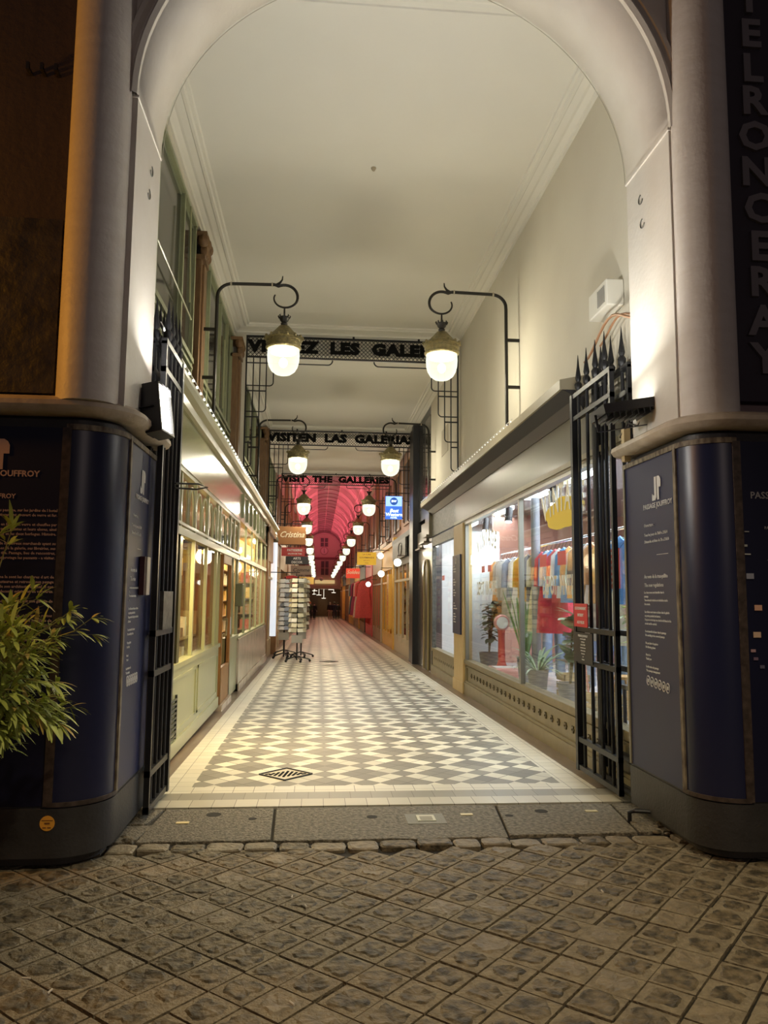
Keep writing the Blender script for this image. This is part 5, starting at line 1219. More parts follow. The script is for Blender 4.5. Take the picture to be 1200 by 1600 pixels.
# ================================================================== FARTHER ARCADE (y 21 - 90)
def bay_front(side, y0, y1, cf, cw, lbl, lit=(1.0, .75, .4), le=1.0, awn=None):
    x = XL if side < 0 else XR; sg = -1 if side < 0 else 1      # sg points away from the passage
    zf = fz((y0+y1)/2)-.25
    t = thing('arcade_shopfront', lbl, 'shopfront', (x, (y0+y1)/2, zf))
    def bx(mb, d0, d1, a, b, z0, z1):
        xa, xb = sorted((x+sg*d0, x+sg*d1)); mb.box(xa, xb, a, b, z0, z1)
    mb = MB(); bx(mb, -.06, .3, y0, y0+.35, zf, 3.6); bx(mb, -.03, .3, y0, y1, 2.55, 3.3); bx(mb, -.10, .3, y0, y1, 3.3, 3.45); mb.build('fascia_and_pilaster', cf, t)
    mb = MB(); bx(mb, -.01, .3, y0+.35, y1, zf, .55+zf+.2); mb.build('stall_riser', cw, t)
    mb = MB()
    n = 4
    for k in range(n+1):
        yy = y0+.35+(y1-y0-.4)*k/n; bx(mb, -.02, .05, yy-.03, yy+.03, zf+.6, 2.55)
    bx(mb, -.02, .05, y0+.35, y1, 2.05, 2.12); mb.build('window_frame', cw, t)
    mb = MB(); bx(mb, .8, .85, y0+.1, y1, zf, 3.2); bx(mb, .05, .85, y0+.1, y1, 3.15, 3.2); bx(mb, .05, .85, y0+.1, y1, zf+.35, zf+.4); mb.build('interior', interior_warm, t)
    gb = MB(); ms = [mat('goods_%d' % i, c, .5) for i, c in enumerate(goods_cols)]
    for lv in range(5):
        z = zf+.7+lv*.42; gb.cur = 5; bx(gb, .35, .8, y0+.4, y1-.05, z-.03, z)
        yy = y0+.45
        while yy < y1-.3:
            w = random.uniform(.15, .4); gb.cur = random.randrange(8); bx(gb, .4, .7, yy, yy+w*.85, z, z+random.uniform(.12, .34)); yy += w
    g = gb.build('window_goods', ms, t); g['kind'] = 'stuff'
    mb = MB(); bx(mb, .25, .45, y0+.8, y1-.5, 3.08, 3.12); mb.build('window_light', emis('wl_%d' % int(lit[2]*100), lit, 26*le), t)
    return t
yel = mat('yellow_wood', (.80,.48,.10), .45, var=(6,.3,(.66,.36,.06))); redw = mat('red_front', (.55,.06,.06), .5); beige = mat('beige_front', (.50,.42,.30), .5); dkg = mat('dark_front', (.06,.055,.05), .5)
brn = mat('brown_front', (.28,.15,.07), .5)
R_ = [(21.0, 26.2, dkg, beige, 'dark framed shopfront just past the black pilaster on the right'), (26.2, 31.0, yel, yel, 'bright yellow shopfront on the right'), (31.0, 36.5, beige, brn, 'beige shopfront beyond the yellow one on the right'), (36.5, 42, redw, redw, 'red fronted shop hung with clothes on the right'), (42, 48, dkg, brn, 'dark shopfront past the red one on the right'), (48, 55, yel, brn, 'honey wooden shopfront far on the right'), (55, 63, brn, yel, 'brown shopfront very far on the right'), (63, 72, yel, brn, 'amber shopfront very far on the right'), (72, 81, dkg, yel, 'dark shopfront near the end wall on the right'), (81, 89.8, yel, brn, 'last wooden shopfront on the right before the end wall')]
for y0, y1, c1, c2, l in R_: bay_front(1, y0, y1, c1, c2, l, (1, .80, .45) if y0 > 25 else (1, .92, .75))
L_ = [(21.0, 27.6, brn, beige, 'brown pilastered shopfront behind the postcard stands on the left'), (27.6, 34.5, beige, brn, 'beige shopfront under the dark hanging sign on the left'), (34.5, 41, brn, beige, 'brown shopfront under the grey hanging sign on the left'), (41, 48, beige, brn, 'tan shopfront behind the postcard stands, left side'), (48, 56, dkg, brn, 'dark shopfront far on the left'), (56, 64, brn, beige, 'russet shopfront very far on the left'), (64, 73, beige, brn, 'sandy shopfront very far on the left'), (73, 81, dkg, brn, 'black shopfront near the end wall on the left'), (81, 89.8, brn, yel, 'last brown shopfront on the left before the end wall')]
for y0, y1, c1, c2, l in L_: bay_front(-1, y0, y1, c1, c2, l, (1, .82, .5))
for y in (24, 33, 42, 52, 64, 78):
    point('arcade_fill_light', (.6, y, 2.75 if y < 60 else 2.2), 45, (1, .82, .52), .25)
# upper walls of the arcade with pilasters and windows
redwall = mat('arcade_upper', (.36,.23,.19), .75); win_d = mat('arcade_window', (.05,.035,.035), .5)
for side in (-1, 1):
    x = XL-.15 if side < 0 else XR+.1; nm = 'left' if side < 0 else 'right'
    struct(MB().box(min(x, x+side*.3), max(x, x+side*.3), 21.0 if side > 0 else 27.9, 90, 2.4, 7.0).build('wall_arcade_'+nm, redwall))
    k = 0; y = 28.6 if side < 0 else 21.6
    while y < 88:
        t = thing('arcade_window', 'dark upper window number %s along the %s side of the arcade' % (['one','two','three','four','five','six','seven','eight','nine','ten','eleven','twelve','thirteen','fourteen','fifteen','sixteen','seventeen','eighteen','nineteen','twenty'][k], nm), 'window', (x, y+1.2, 3.8), 'upper windows of the arcade')
        xa = x-side*.02
        MB().box(min(x, xa), max(x, xa), y+.2, y+2.4, 3.85, 5.7).build('pane', win_d, t)
        f = MB(); xb = x-side*.05
        for yy in (y+.17, y+1.3, y+2.4): f.box(min(x, xb), max(x, xb), yy-.04, yy+.04, 3.8, 5.75)
        f.box(min(x, xb), max(x, xb), y+.13, y+2.44, 5.7, 5.76); f.box(min(x, xb), max(x, xb), y+.13, y+2.44, 3.78, 3.86); f.build('frame', brn, t)
        k += 1; y += 3.5
    for y in (34.8, 41.8, 48.8, 55.8, 62.8, 69.8, 76.8, 83.8):
        xb = x-side*.14
        o = MB().box(min(x, xb), max(x, xb), y-.22, y+.22, 3.4, 6.6).box(min(x, xb)-.02, max(x, xb)+.02, y-.28, y+.28, 6.4, 6.7).build('trim_pilaster', brn); struct(o)
    struct(MB().box(min(x, x-side*.22), max(x, x-side*.22), 28.3, 90, 3.45, 3.6).box(min(x, x-side*.16), max(x, x-side*.16), 28.3, 90, 6.75, 7.02).build('trim_arcade_'+nm, beige))
# glazed vault
vm = mat('vault_panels', (.66,.48,.46), .45, var=(.7, .4, (.40,.28,.27), (1, .15, 1))); vr = mat('vault_ribs', (.20,.13,.12), .5); vl = mat('vault_lantern', (.24,.19,.18), .35)
VC, VR, VZ = .60, 2.05, 7.0
def vp(a, r=VR): return (VC-r*math.cos(a), VZ+r*math.sin(a))
mb = MB(); n = 24; ys = [28.3, 90.2]
for k in range(n):
    a0, a1 = PI*k/n, PI*(k+1)/n
    mb.cur = 1 if 9 <= k < 15 else 0
    (xa, za), (xb, zb) = vp(a0), vp(a1); (xc, zc), (xd, zd) = vp(a0, VR+.06), vp(a1, VR+.06)
    mb.add([(xa, ys[0], za), (xb, ys[0], zb), (xb, ys[1], zb), (xa, ys[1], za), (xc, ys[0], zc), (xd, ys[0], zd), (xd, ys[1], zd), (xc, ys[1], zc)], [(0,1,2,3), (7,6,5,4), (0,4,5,1), (3,2,6,7)])
struct(mb.build('ceiling_vault', [vm, vl], smooth=False), 'red-lit glazed barrel vault')
t = thing('vault_ribs', 'dark arched ribs and purlins of the red-lit vault', 'ribs', (VC, 59, 7))
r0 = MB(); 
prev = [vp(PI*k/24, VR-.03) for k in range(25)]
for k in range(24): w_ = .07 if 9 <= k < 15 else .010; r0.bar((prev[k][0], 0, prev[k][1]), (prev[k+1][0], 0, prev[k+1][1]), w_, w_, (0,1,0))
rb0 = r0.build('rib', vr, t); rb0.matrix_parent_inverse = Matrix.Identity(4); rb0.location = (-VC, 28.5-59, -7)
for i in range(1, 30):
    c = rb0.copy(); COL.objects.link(c); c.location = (-VC, 28.5-59+i*2.1, -7)
mb = MB()
for a in (.15, .45, PI*9/24, PI*15/24, PI-.45, PI-.15, PI/2):
    x, z = vp(a, VR-.02); mb.bar((x, 28.3, z), (x, 90, z), .05, .05)
mb.build('purlin', mat('vault_purlin', (.62,.40,.40), .5), t)
for i, y in enumerate(range(30, 88, 5)):
    for s_ in (-1, 1):
        spot('red_uplight', (VC+s_*1.6, y, 6.5), (VC-s_*.3, y+1.0, 9.0), 185, (1.0, .17, .25), 172, .9)
# end wall with lunette, window and clock
struct(MB().box(-2.2, 3.6, 90, 90.4, 2.3, 9.4).build('wall_end', mat('end_wall', (.50,.38,.33), .7)))
struct(MB().box(-1.6, 2.8, 89.8, 90, 5.75, 6.0).build('trim_end_band', mat('band_red', (.18,.06,.06), .6)))
def wnd(lbl, x, z0, z1, w):
    t = thing('end_wall_window', lbl, 'window', (x, 89.95, z0)); MB().box(x-w/2, x+w/2, 89.9, 89.98, z0, z1).build('pane', win_d, t)
    mb = MB()
    for q in (x-w/2, x, x+w/2): mb.box(q-.05, q+.05, 89.86, 89.92, z0-.05, z1+.05)
    mb.box(x-w/2, x+w/2, 89.86, 89.92, z0-.08, z0); mb.box(x-w/2, x+w/2, 89.86, 89.92, z1, z1+.08); mb.box(x-w/2, x+w/2, 89.86, 89.92, (z0+z1)/2-.03, (z0+z1)/2+.03); mb.build('frame', mat('window_rose', (.45,.30,.27), .6), t)
wnd('small window in the red lunette above the clock', .62, 7.25, 8.25, .95); wnd('window in the end wall below the red band', .72, 3.95, 5.55, .95)
t = thing('wall_clock', 'round clock on the red-lit end wall', 'clock', (.62, 89.8, 6.75))
def disc(c, r, d, y, m, nm, par): MB().prism([(r*math.cos(2*PI*k/32), r*math.sin(2*PI*k/32)) for k in range(32)], 0, -d, lambda u, v, w: (c[0]+u, y+w, c[1]+v)).build(nm, m, par)
disc((.62, 6.75), .48, .10, 90, mat('clock_rim', (.30,.18,.17), .5), 'rim', t); disc((.62, 6.75), .38, .02, 89.9, mat('clock_face', (.55,.42,.40), .5), 'face', t)
MB().bar((.62, 89.86, 6.75), (.60, 89.86, 7.05), .05, .02, Y_).bar((.62, 89.86, 6.75), (.64, 89.86, 6.5), .06, .02, Y_).build('hands', blackpaint, t)
mb = MB(); mb.tube([(VC-1.95*math.cos(PI*k/24), 89.85, 6.9+1.95*math.sin(PI*k/24)) for k in range(25)], .09, 8); o = mb.build('trim_lunette', mat('lunette_trim', (.45,.30,.30), .6)); struct(o)
struct(MB().box(-1.6, 2.8, 89.2, 90, 2.35, 2.75).build('trim_end_ledge', beige))
t = thing('end_fascia', 'yellowish lit shop sign band on the end wall', 'sign', (.7, 89.7, 3.2))
MB().box(-.4, 1.9, 89.6, 90.0, 2.95, 3.35).build('board', mat('sign_yellow_lit', (.70,.60,.25), .5, emit=((1,.8,.35), .35)), t)
MB().ball((.35, 89.5, 3.45), .22, 12, 8).build('bust', white_m, t)
# dark hall beyond the end opening
hall = mat('hall_brown', (.14,.08,.05), .7)
struct(MB().box(-1.6, 2.8, 97, 97.2, -1.6, 3).build('wall_hall_back', hall)); struct(MB().box(-1.8, -1.6, 90, 97, -1.6, 3).build('wall_hall_left', hall)); struct(MB().box(2.8, 3.0, 90, 97, -1.6, 3).build('wall_hall_right', yel))
struct(MB().box(-1.8, 3.0, 90, 97.2, 2.5, 2.7).build('ceiling_hall', hall)); struct(MB().box(-1.8, 3.0, 90, 97.2, -1.2, -.95).build('floor_hall', brownstone))
for i, (x, y, z, w) in enumerate(((.6, 91, 2.3, .9), (-.4, 93, 2.1, .6), (1.5, 92, 2.25, .6), (.1, 95, 1.6, .6), (1.9, 95, 1.9, .5), (.7, 96, 1.2, .5), (-.5, 96, 1.7, .4))):
    tag(MB().box(x-w/2, x+w/2, y-.1, y+.1, z, z+.05).tube([(x, y, z+.05), (x, y, 2.52)], .02, 5).build('hall_light', emis('hall_lamp', (1, .9, .7), 1.6)), 'small glowing ceiling light in the dark hall beyond the end opening', 'light', 'lights in the end hall')
point('hall_glow', (.6, 93, 1.6), 30, (1, .7, .35), .3)
t = thing('end_door', 'brown wooden double door at the very end of the hall', 'door', (.6, 96.9, -1)); MB().box(0, 1.2, 96.9, 97, -1, 1.3).build('panel', brownwood, t)

# ================================================================== HANGING SIGNS
def hang_sign(lbl, x0, x1, y, z0, z1, m, wall, items, em_items=None, round_=False):
    t = thing('hanging_sign', lbl, 'sign', ((x0+x1)/2, y, z1))
    if round_:
        MB().prism([((x1-x0)/2*math.cos(2*PI*k/28), (z1-z0)/2*math.sin(2*PI*k/28)) for k in range(28)], -.03, .03, lambda u, v, d: ((x0+x1)/2+u, y+d, (z0+z1)/2+v)).build('board', m, t)
    else: MB().box(x0, x1, y-.03, y+.03, z0, z1).build('board', m, t, bevel=.006)
    mb = MB(); mb.tube([(wall, y, z1+.09), ((x0 if wall > x0 else x1), y, z1+.09)], .014, 6)
    for xx in (x0+(x1-x0)*.2, x0+(x1-x0)*.8): mb.tube([(xx, y, z1), (xx, y, z1+.09)], .009, 6)
    mb.build('bracket', iron, t)
    for s_, sz, dx, z, mm, kw in items: text('lettering', s_, sz, ((x0+x1)/2+dx, y-.032, z), X_, Z_, mm, t, **kw)
    return t
gold = mat('sign_cream', (.80,.70,.50), .5)
hang_sign('brown hanging sign with cream script lettering on the left', -1.32, -.42, 24.5, 3.19, 3.76, mat('sign_brown', (.33,.15,.055), .5), XL, [('Cristina', .26, 0, 3.50, gold, dict(shear=.4, xs=.95, offset=.004))])
hang_sign('dark red hanging sign below the brown one on the left', -1.30, -.48, 27.0, 2.95, 3.25, mat('sign_darkred', (.45,.05,.05), .5), XL, [('PATISSERIE', .11, .05, 3.15, white_txt, dict(offset=.003)), ('SALON DE THE', .07, .05, 3.03, white_txt, dict(offset=.002))])
hang_sign('dark hanging sign with two white rows on the left', -1.33, -.42, 31.2, 2.83, 3.15, blackpaint, XL, [('ARTS', .13, 0, 3.06, white_txt, dict(offset=.003)), ('DECOR', .13, 0, 2.91, white_txt, dict(offset=.003))])
hang_sign('grey brown hanging sign with dark script on the left', -1.30, -.35, 36.5, 2.55, 2.98, mat('sign_taupe', (.34,.30,.24), .5), XL, [('Comme', .24, 0, 2.77, blackpaint, dict(shear=.3, offset=.003))])
hang_sign('small yellow hanging sign on the left above the stands', -1.2, -.25, 43, 2.20, 2.60, mat('sign_yellow', (.80,.62,.18), .5), XL, [])
hang_sign('red oval hanging sign above the postcard stands', -1.05, -.55, 23.2, 1.92, 2.18, red_m, XL, [('PROMO', .09, 0, 2.05, white_txt, dict(offset=.002))], round_=True)
t = hang_sign('lit blue and white hanging hotel sign on the right', 1.86, 2.34, 21.6, 3.76, 4.42, mat('lightbox_blue', (.05,.16,.55), .4, emit=((.04,.16,.75), .8)), XR, [('Best', .14, 0, 4.00, emis('sign_glow', (.75,.88,1), 1.6), dict(shear=.3, offset=.004)), ('Western', .13, 0, 3.89, emis('sign_glow', (.75,.88,1), 1.6), dict(shear=.2, offset=.004))])
MB().box(1.87, 2.33, 21.560, 21.568, 4.13, 4.41).build('upper_panel', mat('lightbox_pale', (.35,.55,.9), .4, emit=((.35,.58,1), 1.0)), t)
MB().prism([(.11*math.cos(2*PI*k/28), .11*math.sin(2*PI*k/28)) for k in range(28)], 0, .004, lambda u, v, d: (2.10+u, 21.559-d, 4.27+v)).build('roundel', mat('lightbox_deep', (.02,.10,.4), .4, emit=((.01,.08,.4), .7)), t)
text('lettering', 'BW', .09, (2.10, 21.552, 4.27), X_, Z_, emis('sign_glow', (.75,.88,1), 1.6), t, offset=.003)
text('lettering', 'HOTEL', .06, (2.10, 21.56, 3.80), X_, Z_, emis('sign_glow', (.75,.88,1), 1.6), t, offset=.002)
hang_sign('yellow hanging sign with small dark lines on the right', 1.47, 2.20, 29.5, 2.77, 3.26, mat('sign_amber', (.85,.55,.05), .5, emit=((1,.6,.05), .25)), XR, [('LA CURE', .08, 0, 3.17, brn, dict(offset=.001)), ('GOURMANDE', .09, 0, 3.05, brn, dict(offset=.001)), ('BISCUITS', .06, 0, 2.94, brn, dict()), ('PARIS', .06, 0, 2.84, brn, dict())])
hang_sign('small red hanging sign with cream script on the right', 1.36, 2.05, 38.2, 2.45, 2.93, mat('sign_red', (.70,.07,.04), .5, emit=((1,.08,.03), .2)), XR, [('Soldes', .24, 0, 2.74, gold, dict(shear=.3, offset=.003))])
t = thing('oval_shop_sign', 'grey slanted fascia board with oval monogram on the right past the black pilaster', 'sign', (2.5, 23, 3)); MB().box(2.48, 2.54, 22.0, 25.8, 2.75, 3.3).build('board', iron_g, t)
mb = MB(); mb.tube([(2.475, 23.4+.45*math.cos(2*PI*k/24), 3.02+.2*math.sin(2*PI*k/24)) for k in range(25)], .02, 6, cap=False); mb.build('oval', blackpaint, t)
for i, (x, y, z) in enumerate(((2.25, 21.9, 2.55), (2.15, 26.4, 2.35), (2.25, 28.0, 3.05), (2.2, 34, 2.1))):
    t = thing('globe_wall_lamp', 'white globe shop lamp on the right wall, %s past the black pilaster' % ['first', 'second', 'higher third', 'fourth'][i], 'lamp', (x, y, z)); MB().ball((x, y, z), .11, 16, 10).build('globe', emis('globe_white', (1, .97, .85), 4), t, smooth=True); MB().tube([(x, y, z+.1), (x, y, z+.2), (XR, y, z+.2)], .012, 6).build('arm', iron, t)
# vertical yellow banner and hanging red clothes
t = thing('vertical_banner', 'vertical yellow board with red lettering on the right', 'sign', (2.45, 27.3, 1.4)); MB().box(2.44, 2.57, 26.7, 27.5, .45, 2.35).build('board', yel, t)
for k, ch in enumerate('BISCUITS'): text('lettering', ch, .22, (2.436, 27.1, 2.2-k*.22), NY, Z_, red_m, t, offset=.006)
for i, (y, c, w) in enumerate(((38.0, (.65,.10,.09), 'brick red'), (38.6, (.72,.16,.12), 'tomato red'), (39.4, (.70,.60,.45), 'cream'), (40.2, (.55,.05,.08), 'crimson'), (43.2, (.25,.03,.07), 'burgundy'), (44.6, (.04,.04,.05), 'black'), (46.2, (.30,.30,.24), 'olive'))):
    garment('hanging_garment', '%s clothing hanging outside a far right shop' % w, 'clothing', 2.25, y, 2.35, c, 'dress', 1.45, 0, 'clothes hung outside far right shops')
# white lit column and brown pilaster on the left
t = thing('lit_white_column', 'tall bluish white glowing column at the left before the postcard stands', 'column', (XL+.04, 23.9, 0))
MB().tube([(XL+.04, 23.9, .35), (XL+.04, 23.9, 3.2)], .11, 16).build('tube', mat('lit_tube', (.8,.86,.95), .25, emit=((.75,.86,1), .55)), t, smooth=True)
MB().box(XL-.1, XL+.16, 23.75, 24.05, -.3, .35).build('base', brn, t); MB().lathe((XL+.04, 23.9, 3.2), [(.10, 0), (.14, .06), (.12, .16), (.05, .25)], 14).build('cap', fascia_m, t, smooth=True)
# ================================================================== POSTCARD STANDS
cards = [(.85,.82,.68), (.75,.70,.52), (.90,.88,.80), (.40,.38,.28), (.70,.64,.45), (.16,.15,.12)]
cards_b = [(.70,.76,.90), (.80,.85,.95), (.40,.46,.62), (.88,.90,.96), (.22,.25,.32), (.75,.78,.84)]
def stand(lbl, x, y, cols, z0=.62, z1=2.05, r=.24):
    zf = fz(y); t = thing('postcard_stand', lbl, 'postcard stand', (x, y, zf))
    mb = MB(); mb.tube([(x, y, zf+.05), (x, y, z1+.05)], .02, 8)
    for k in range(5):
        a = 2*PI*k/5; ex, ey = x+.34*math.cos(a), y+.34*math.sin(a); mb.tube([(x, y, zf+.16), (ex, ey, zf+.07)], .014, 6); mb.ball((ex, ey, zf+.04), .035, 8, 6)
    mb.build('base', iron, t)
    f = MB(); ms = [mat('card_%02x%02x' % (int(c[0]*255), int(c[2]*255)), c, .4) for c in cols]
    rows = 11
    w = MB()
    for q in range(rows+1): 
        z = z0+(z1-z0)*q/rows; w.tube([(x+r*math.cos(2*PI*k/8), y+r*math.sin(2*PI*k/8), z) for k in range(9)], .004, 5, cap=False)
    w.build('wire_frame', iron, t)
    for q in range(rows):
        z = z0+(z1-z0)*q/rows; h = (z1-z0)/rows
        for k in range(8):
            a = 2*PI*(k+.5)/8; c = V(x+r*math.cos(a), y+r*math.sin(a), 0); tn = V(-math.sin(a), math.cos(a), 0); nn = V(math.cos(a), math.sin(a), 0)
            f.cur = random.randrange(len(ms)); wv = .075; hh = h*random.uniform(.62, .86)
            p0 = c-tn*wv+nn*.02; p1 = c+tn*wv+nn*.02; q0 = c-tn*wv-nn*.01; q1 = c+tn*wv-nn*.01
            f.add([(p0.x,p0.y,z+.015),(p1.x,p1.y,z+.015),(q1.x,q1.y,z+.015+hh),(q0.x,q0.y,z+.015+hh),(p0.x-nn.x*.02,p0.y-nn.y*.02,z+.015),(p1.x-nn.x*.02,p1.y-nn.y*.02,z+.015),(q1.x-nn.x*.02,q1.y-nn.y*.02,z+.015+hh),(q0.x-nn.x*.02,q0.y-nn.y*.02,z+.015+hh)], [(0,1,2,3),(7,6,5,4),(0,4,5,1),(1,5,6,2),(2,6,7,3),(3,7,4,0)])
    g = f.build('postcards', ms, t); g['kind'] = 'stuff'
    MB().box(x-.14, x+.14, y-r-.02, y-r, z0-.26, z0-.06).build('label_plate', mat('grey_plate', (.35,.33,.3), .5), t)
stand('cream revolving postcard stand standing out on the tiles, nearest', -.53, 20.6, cards, r=.215)
stand('cream revolving postcard stand just behind the nearest one', -.46, 22.4, cards, r=.20)
stand('bluish postcard stand against the left shop, nearest', -.93, 21.9, cards_b, r=.16)
stand('bluish postcard stand against the left shop, farther back', -.98, 23.4, cards_b, r=.16)
# ================================================================== PEOPLE (far away)
skin_m = mat('skin', (.55,.36,.27), .6)
def skin(pts, edges, radii, name, m, parent, sub=1):
    me = bpy.data.meshes.new(name); me.from_pydata(pts, edges, []); o = bpy.data.objects.new(name, me); COL.objects.link(o)
    md = o.modifiers.new('s', 'SKIN'); md.use_smooth_shade = True
    for i, r in enumerate(radii):
        rr = r if isinstance(r, tuple) else (r, r); me.skin_vertices[0].data[i].radius = rr; me.skin_vertices[0].data[i].use_root = (i == 0)
    sb = o.modifiers.new('u', 'SUBSURF'); sb.levels = sub
    dg = bpy.context.evaluated_depsgraph_get(); dg.update(); nm = bpy.data.meshes.new_from_object(o.evaluated_get(dg))
    bpy.data.objects.remove(o); nm.materials.clear(); nm.materials.append(m)
    for p in nm.polygons: p.use_smooth = True; p.material_index = 0
    q = bpy.data.objects.new(name, nm); COL.objects.link(q); q.parent = parent; q.location = (0, 0, 0); return q
def person(lbl, x, y, rz, coat, pants, hair, H=1.70, stride=.12, coatlen=.0, hat=None):
    t = thing('person', lbl, 'person', (x, y, fz(y))); t.rotation_euler = (0, 0, rz); t.scale = (H/1.75,)*3
    s = stride
    P = [(0,0,.95),(0,0,1.15),(0,0,1.38),(0,0,1.48),(0,0,1.60),(0,-.01,1.70),   # 0-5 pelvis..head top
         (-.10,0,.90),(-.10,-s,.50),(-.10,-s*.6,.09),(-.10,-s*.6-.13,.04),
         (.10,0,.90),(.10,s*.5,.50),(.10,s,.09),(.10,s-.13,.04),
         (-.19,0,1.40),(-.24,.02,1.12),(-.25,-.08,.88),(-.25,-.10,.78),
         (.19,0,1.40),(.24,.02,1.12),(.25,-.10,.90),(.25,-.12,.80)]
    E = [(0,1),(1,2),(2,3),(3,4),(4,5),(0,6),(6,7),(7,8),(8,9),(0,10),(10,11),(11,12),(12,13),(2,14),(14,15),(15,16),(16,17),(2,18),(18,19),(19,20),(20,21)]
    R = [(.15,.11),(.13,.10),(.16,.11),.055,.095,.07, .085,.06,.042,.035, .085,.06,.042,.035, .06,.045,.035,.035, .06,.045,.035,.035]
    skin(P, E, R, 'body', skin_m, t)
    skin([(0,0,.84-coatlen),(0,0,.98),(0,0,1.18),(0,0,1.40),(0,0,1.47),(-.20,0,1.41),(-.25,.02,1.12),(-.26,-.08,.90),(.20,0,1.41),(.25,.02,1.12),(.26,-.10,.92)],
         [(0,1),(1,2),(2,3),(3,4),(3,5),(5,6),(6,7),(3,8),(8,9),(9,10)], [(.20,.15),(.19,.14),(.17,.13),(.19,.14),.07,.085,.065,.05,.085,.065,.05], 'coat', mat('coat_%d' % int(coat[0]*999), coat, .8), t)
    skin([(0,0,.95),(-.10,0,.88),(-.10,-s,.50),(-.10,-s*.6,.10),(.10,0,.88),(.10,s*.5,.50),(.10,s,.10)], [(0,1),(1,2),(2,3),(0,4),(4,5),(5,6)], [(.16,.12),.10,.075,.06,.10,.075,.06], 'trousers', mat('pants_%d' % int(pants[0]*999), pants, .8), t)
    mb = MB(); mb.ball((0, .02, 1.645), .108, 12, 8, (1, 1.05, 1.08)); hb = mb.build('hair', mat('hair_%d' % int(hair[0]*999), hair, .7), None, smooth=True); hb.parent = t
    mb = MB()
    for sx in (-.10, .10):
        yy = -s*.6 if sx < 0 else s; mb.ball((sx, yy-.05, .045), .06, 8, 6, (.8, 2.0, .75))
    sh = mb.build('shoes', mat('shoe_dark', (.05,.045,.04), .5), None, smooth=True); sh.parent = t
person('person in a black coat and beige trousers walking right of centre', 1.18, 76, PI, (.02,.02,.025), (.42,.32,.22), (.45,.42,.38))
person('person in dark blue jacket and jeans beside the black coat', 1.66, 77, PI, (.03,.04,.07), (.04,.05,.09), (.08,.06,.04), 1.72)
person('person in a black outfit at the right edge of the walking group', 2.02, 79, PI, (.015,.015,.018), (.03,.03,.035), (.05,.04,.03), 1.66)
person('person in dark clothes at the left of the passage with arms forward', -.35, 76, .3, (.02,.025,.05), (.02,.02,.03), (.15,.08,.05), 1.62)
person('person with an orange hood and green top at the left group', -.75, 74, -.2, (.06,.09,.04), (.03,.03,.05), (.75,.28,.08), 1.74)
person('person in a black jacket and rust trousers at the far left', -1.05, 72, .2, (.015,.015,.02), (.35,.13,.06), (.06,.05,.05), 1.66)
# ================================================================== BAMBOO BY THE LEFT PILLAR
t = thing('bamboo_plant', 'leafy yellow-green bamboo plant in front of the left poster pillar', 'plant', (-1.95, 4.15, -.02))
MB().lathe((-1.95, 4.15, -.03), [(.20, 0), (.27, .45), (.29, .48), (.26, .48), (.25, .42)], 24).build('pot', mat('black_pot', (.03,.03,.03), .5), t, smooth=True)
MB().lathe((-1.95, 4.15, -.03), [(.25, .40), (.25, .43)], 20).build('soil', soil, t)
st = MB(); lf = [MB(), MB()]
bl = [mat('bamboo_leaf', (.60,.64,.14), .5, var=(12,.3,(.34,.42,.08))), mat('bamboo_leaf_yellow', (.52,.38,.10), .5)]
def blade_cluster(p, d, n, L=.13):
    for k in range(n):
        q = V(*d).normalized()+V(random.uniform(-.8,.8), random.uniform(-.8,.8), random.uniform(-.9,.5)); leafmesh(lf[1 if random.random() < .09 else 0], p, tuple(q), L*random.uniform(.6, 1.25), .0115, .45, 4)
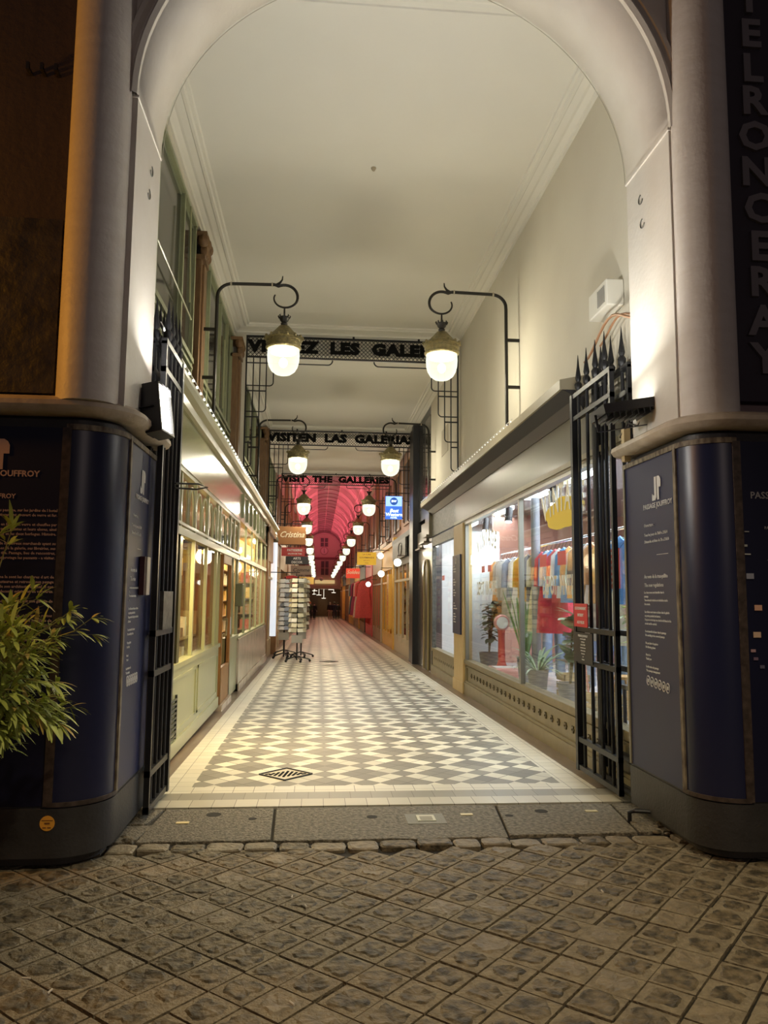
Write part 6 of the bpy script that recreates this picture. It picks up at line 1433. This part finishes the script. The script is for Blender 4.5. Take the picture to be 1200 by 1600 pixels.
def cane(base, tip, n, bend=.1, twigs=9, L=.12):
    b, e = V(*base), V(*tip); pts = []
    for k in range(n+1):
        s = k/n; p = b.lerp(e, s)+V(0, 0, 1)*bend*math.sin(PI*s); pts.append(p)
    st.tube([tuple(p) for p in pts], [.007*(1-.75*k/n)+.001 for k in range(n+1)], 5)
    for k in range(twigs):
        s = random.uniform(.35, 1); i = min(n-1, int(s*n)); p = pts[i].lerp(pts[i+1], s*n-i); d = (pts[i+1]-pts[i]).normalized()+V(random.uniform(-1,1), random.uniform(-1,1), random.uniform(-.4,.3))
        e2 = p+d.normalized()*random.uniform(.05, .16); st.tube([tuple(p), tuple(e2)], .002, 4); blade_cluster(tuple(e2), tuple(d), random.randint(4, 7), L)
    blade_cluster(tuple(pts[-1]), tuple(pts[-1]-pts[-2]), 5, L)
for k in range(95):
    ex = random.uniform(-2.3, -1.42); ey = random.uniform(3.85, 4.45); ez = random.uniform(.92, 1.52)
    if ex > -1.55: ez = random.uniform(.95, 1.45)
    cane((-1.95+random.uniform(-.12,.12), 4.15+random.uniform(-.1,.1), .4), (ex, ey, ez), 8, .12, 11)
cane((-1.95, 4.15, .5), (-1.22, 4.05, 1.41), 8, .22, 10, .10); cane((-1.9, 4.15, .5), (-1.30, 4.1, 1.47), 8, .2, 9, .10); cane((-1.95, 4.15, .5), (-1.36, 4.0, 1.00), 8, .28, 9, .11); cane((-1.95, 4.15, .5), (-1.33, 4.0, 1.16), 8, .25, 8, .11)
cane((-1.95, 4.2, .5), (-1.46, 4.1, 1.62), 8, .1, 1, .11); cane((-1.95, 4.2, .5), (-1.62, 4.2, 1.93), 8, .05, 1, .13); cane((-1.95, 4.2, .5), (-1.66, 4.15, 1.90), 8, .05, 1, .12)
st.build('cane', mat('cane', (.30,.27,.08), .5), t)
f1 = lf[0].build('foliage', bl[0], t, smooth=True, fix=False); f1['kind'] = 'stuff'; f2 = lf[1].build('dry_foliage', bl[1], t, smooth=True, fix=False); f2['kind'] = 'stuff'
# small grey tuft below
t = thing('grey_shrub', 'small grey-green feathery shrub low at the left edge', 'plant', (-1.72, 4.1, 0)); lf2 = MB()
for k in range(150):
    a = random.random()*6.28; e = random.uniform(-.2, 1); leafmesh(lf2, (-1.78+random.uniform(-.05,.05), 4.05+random.uniform(-.05,.05), random.uniform(.62, .80)), (math.cos(a), math.sin(a), e), random.uniform(.09, .16), .004, .3, 3)
g = lf2.build('foliage', mat('leaf_grey', (.16,.20,.15), .6), t, fix=False); g['kind'] = 'stuff'
MB().tube([(-1.78, 4.05, .0), (-1.78, 4.05, .7)], .012, 6).build('stem', mat('cane', (.30,.27,.08), .5), t)
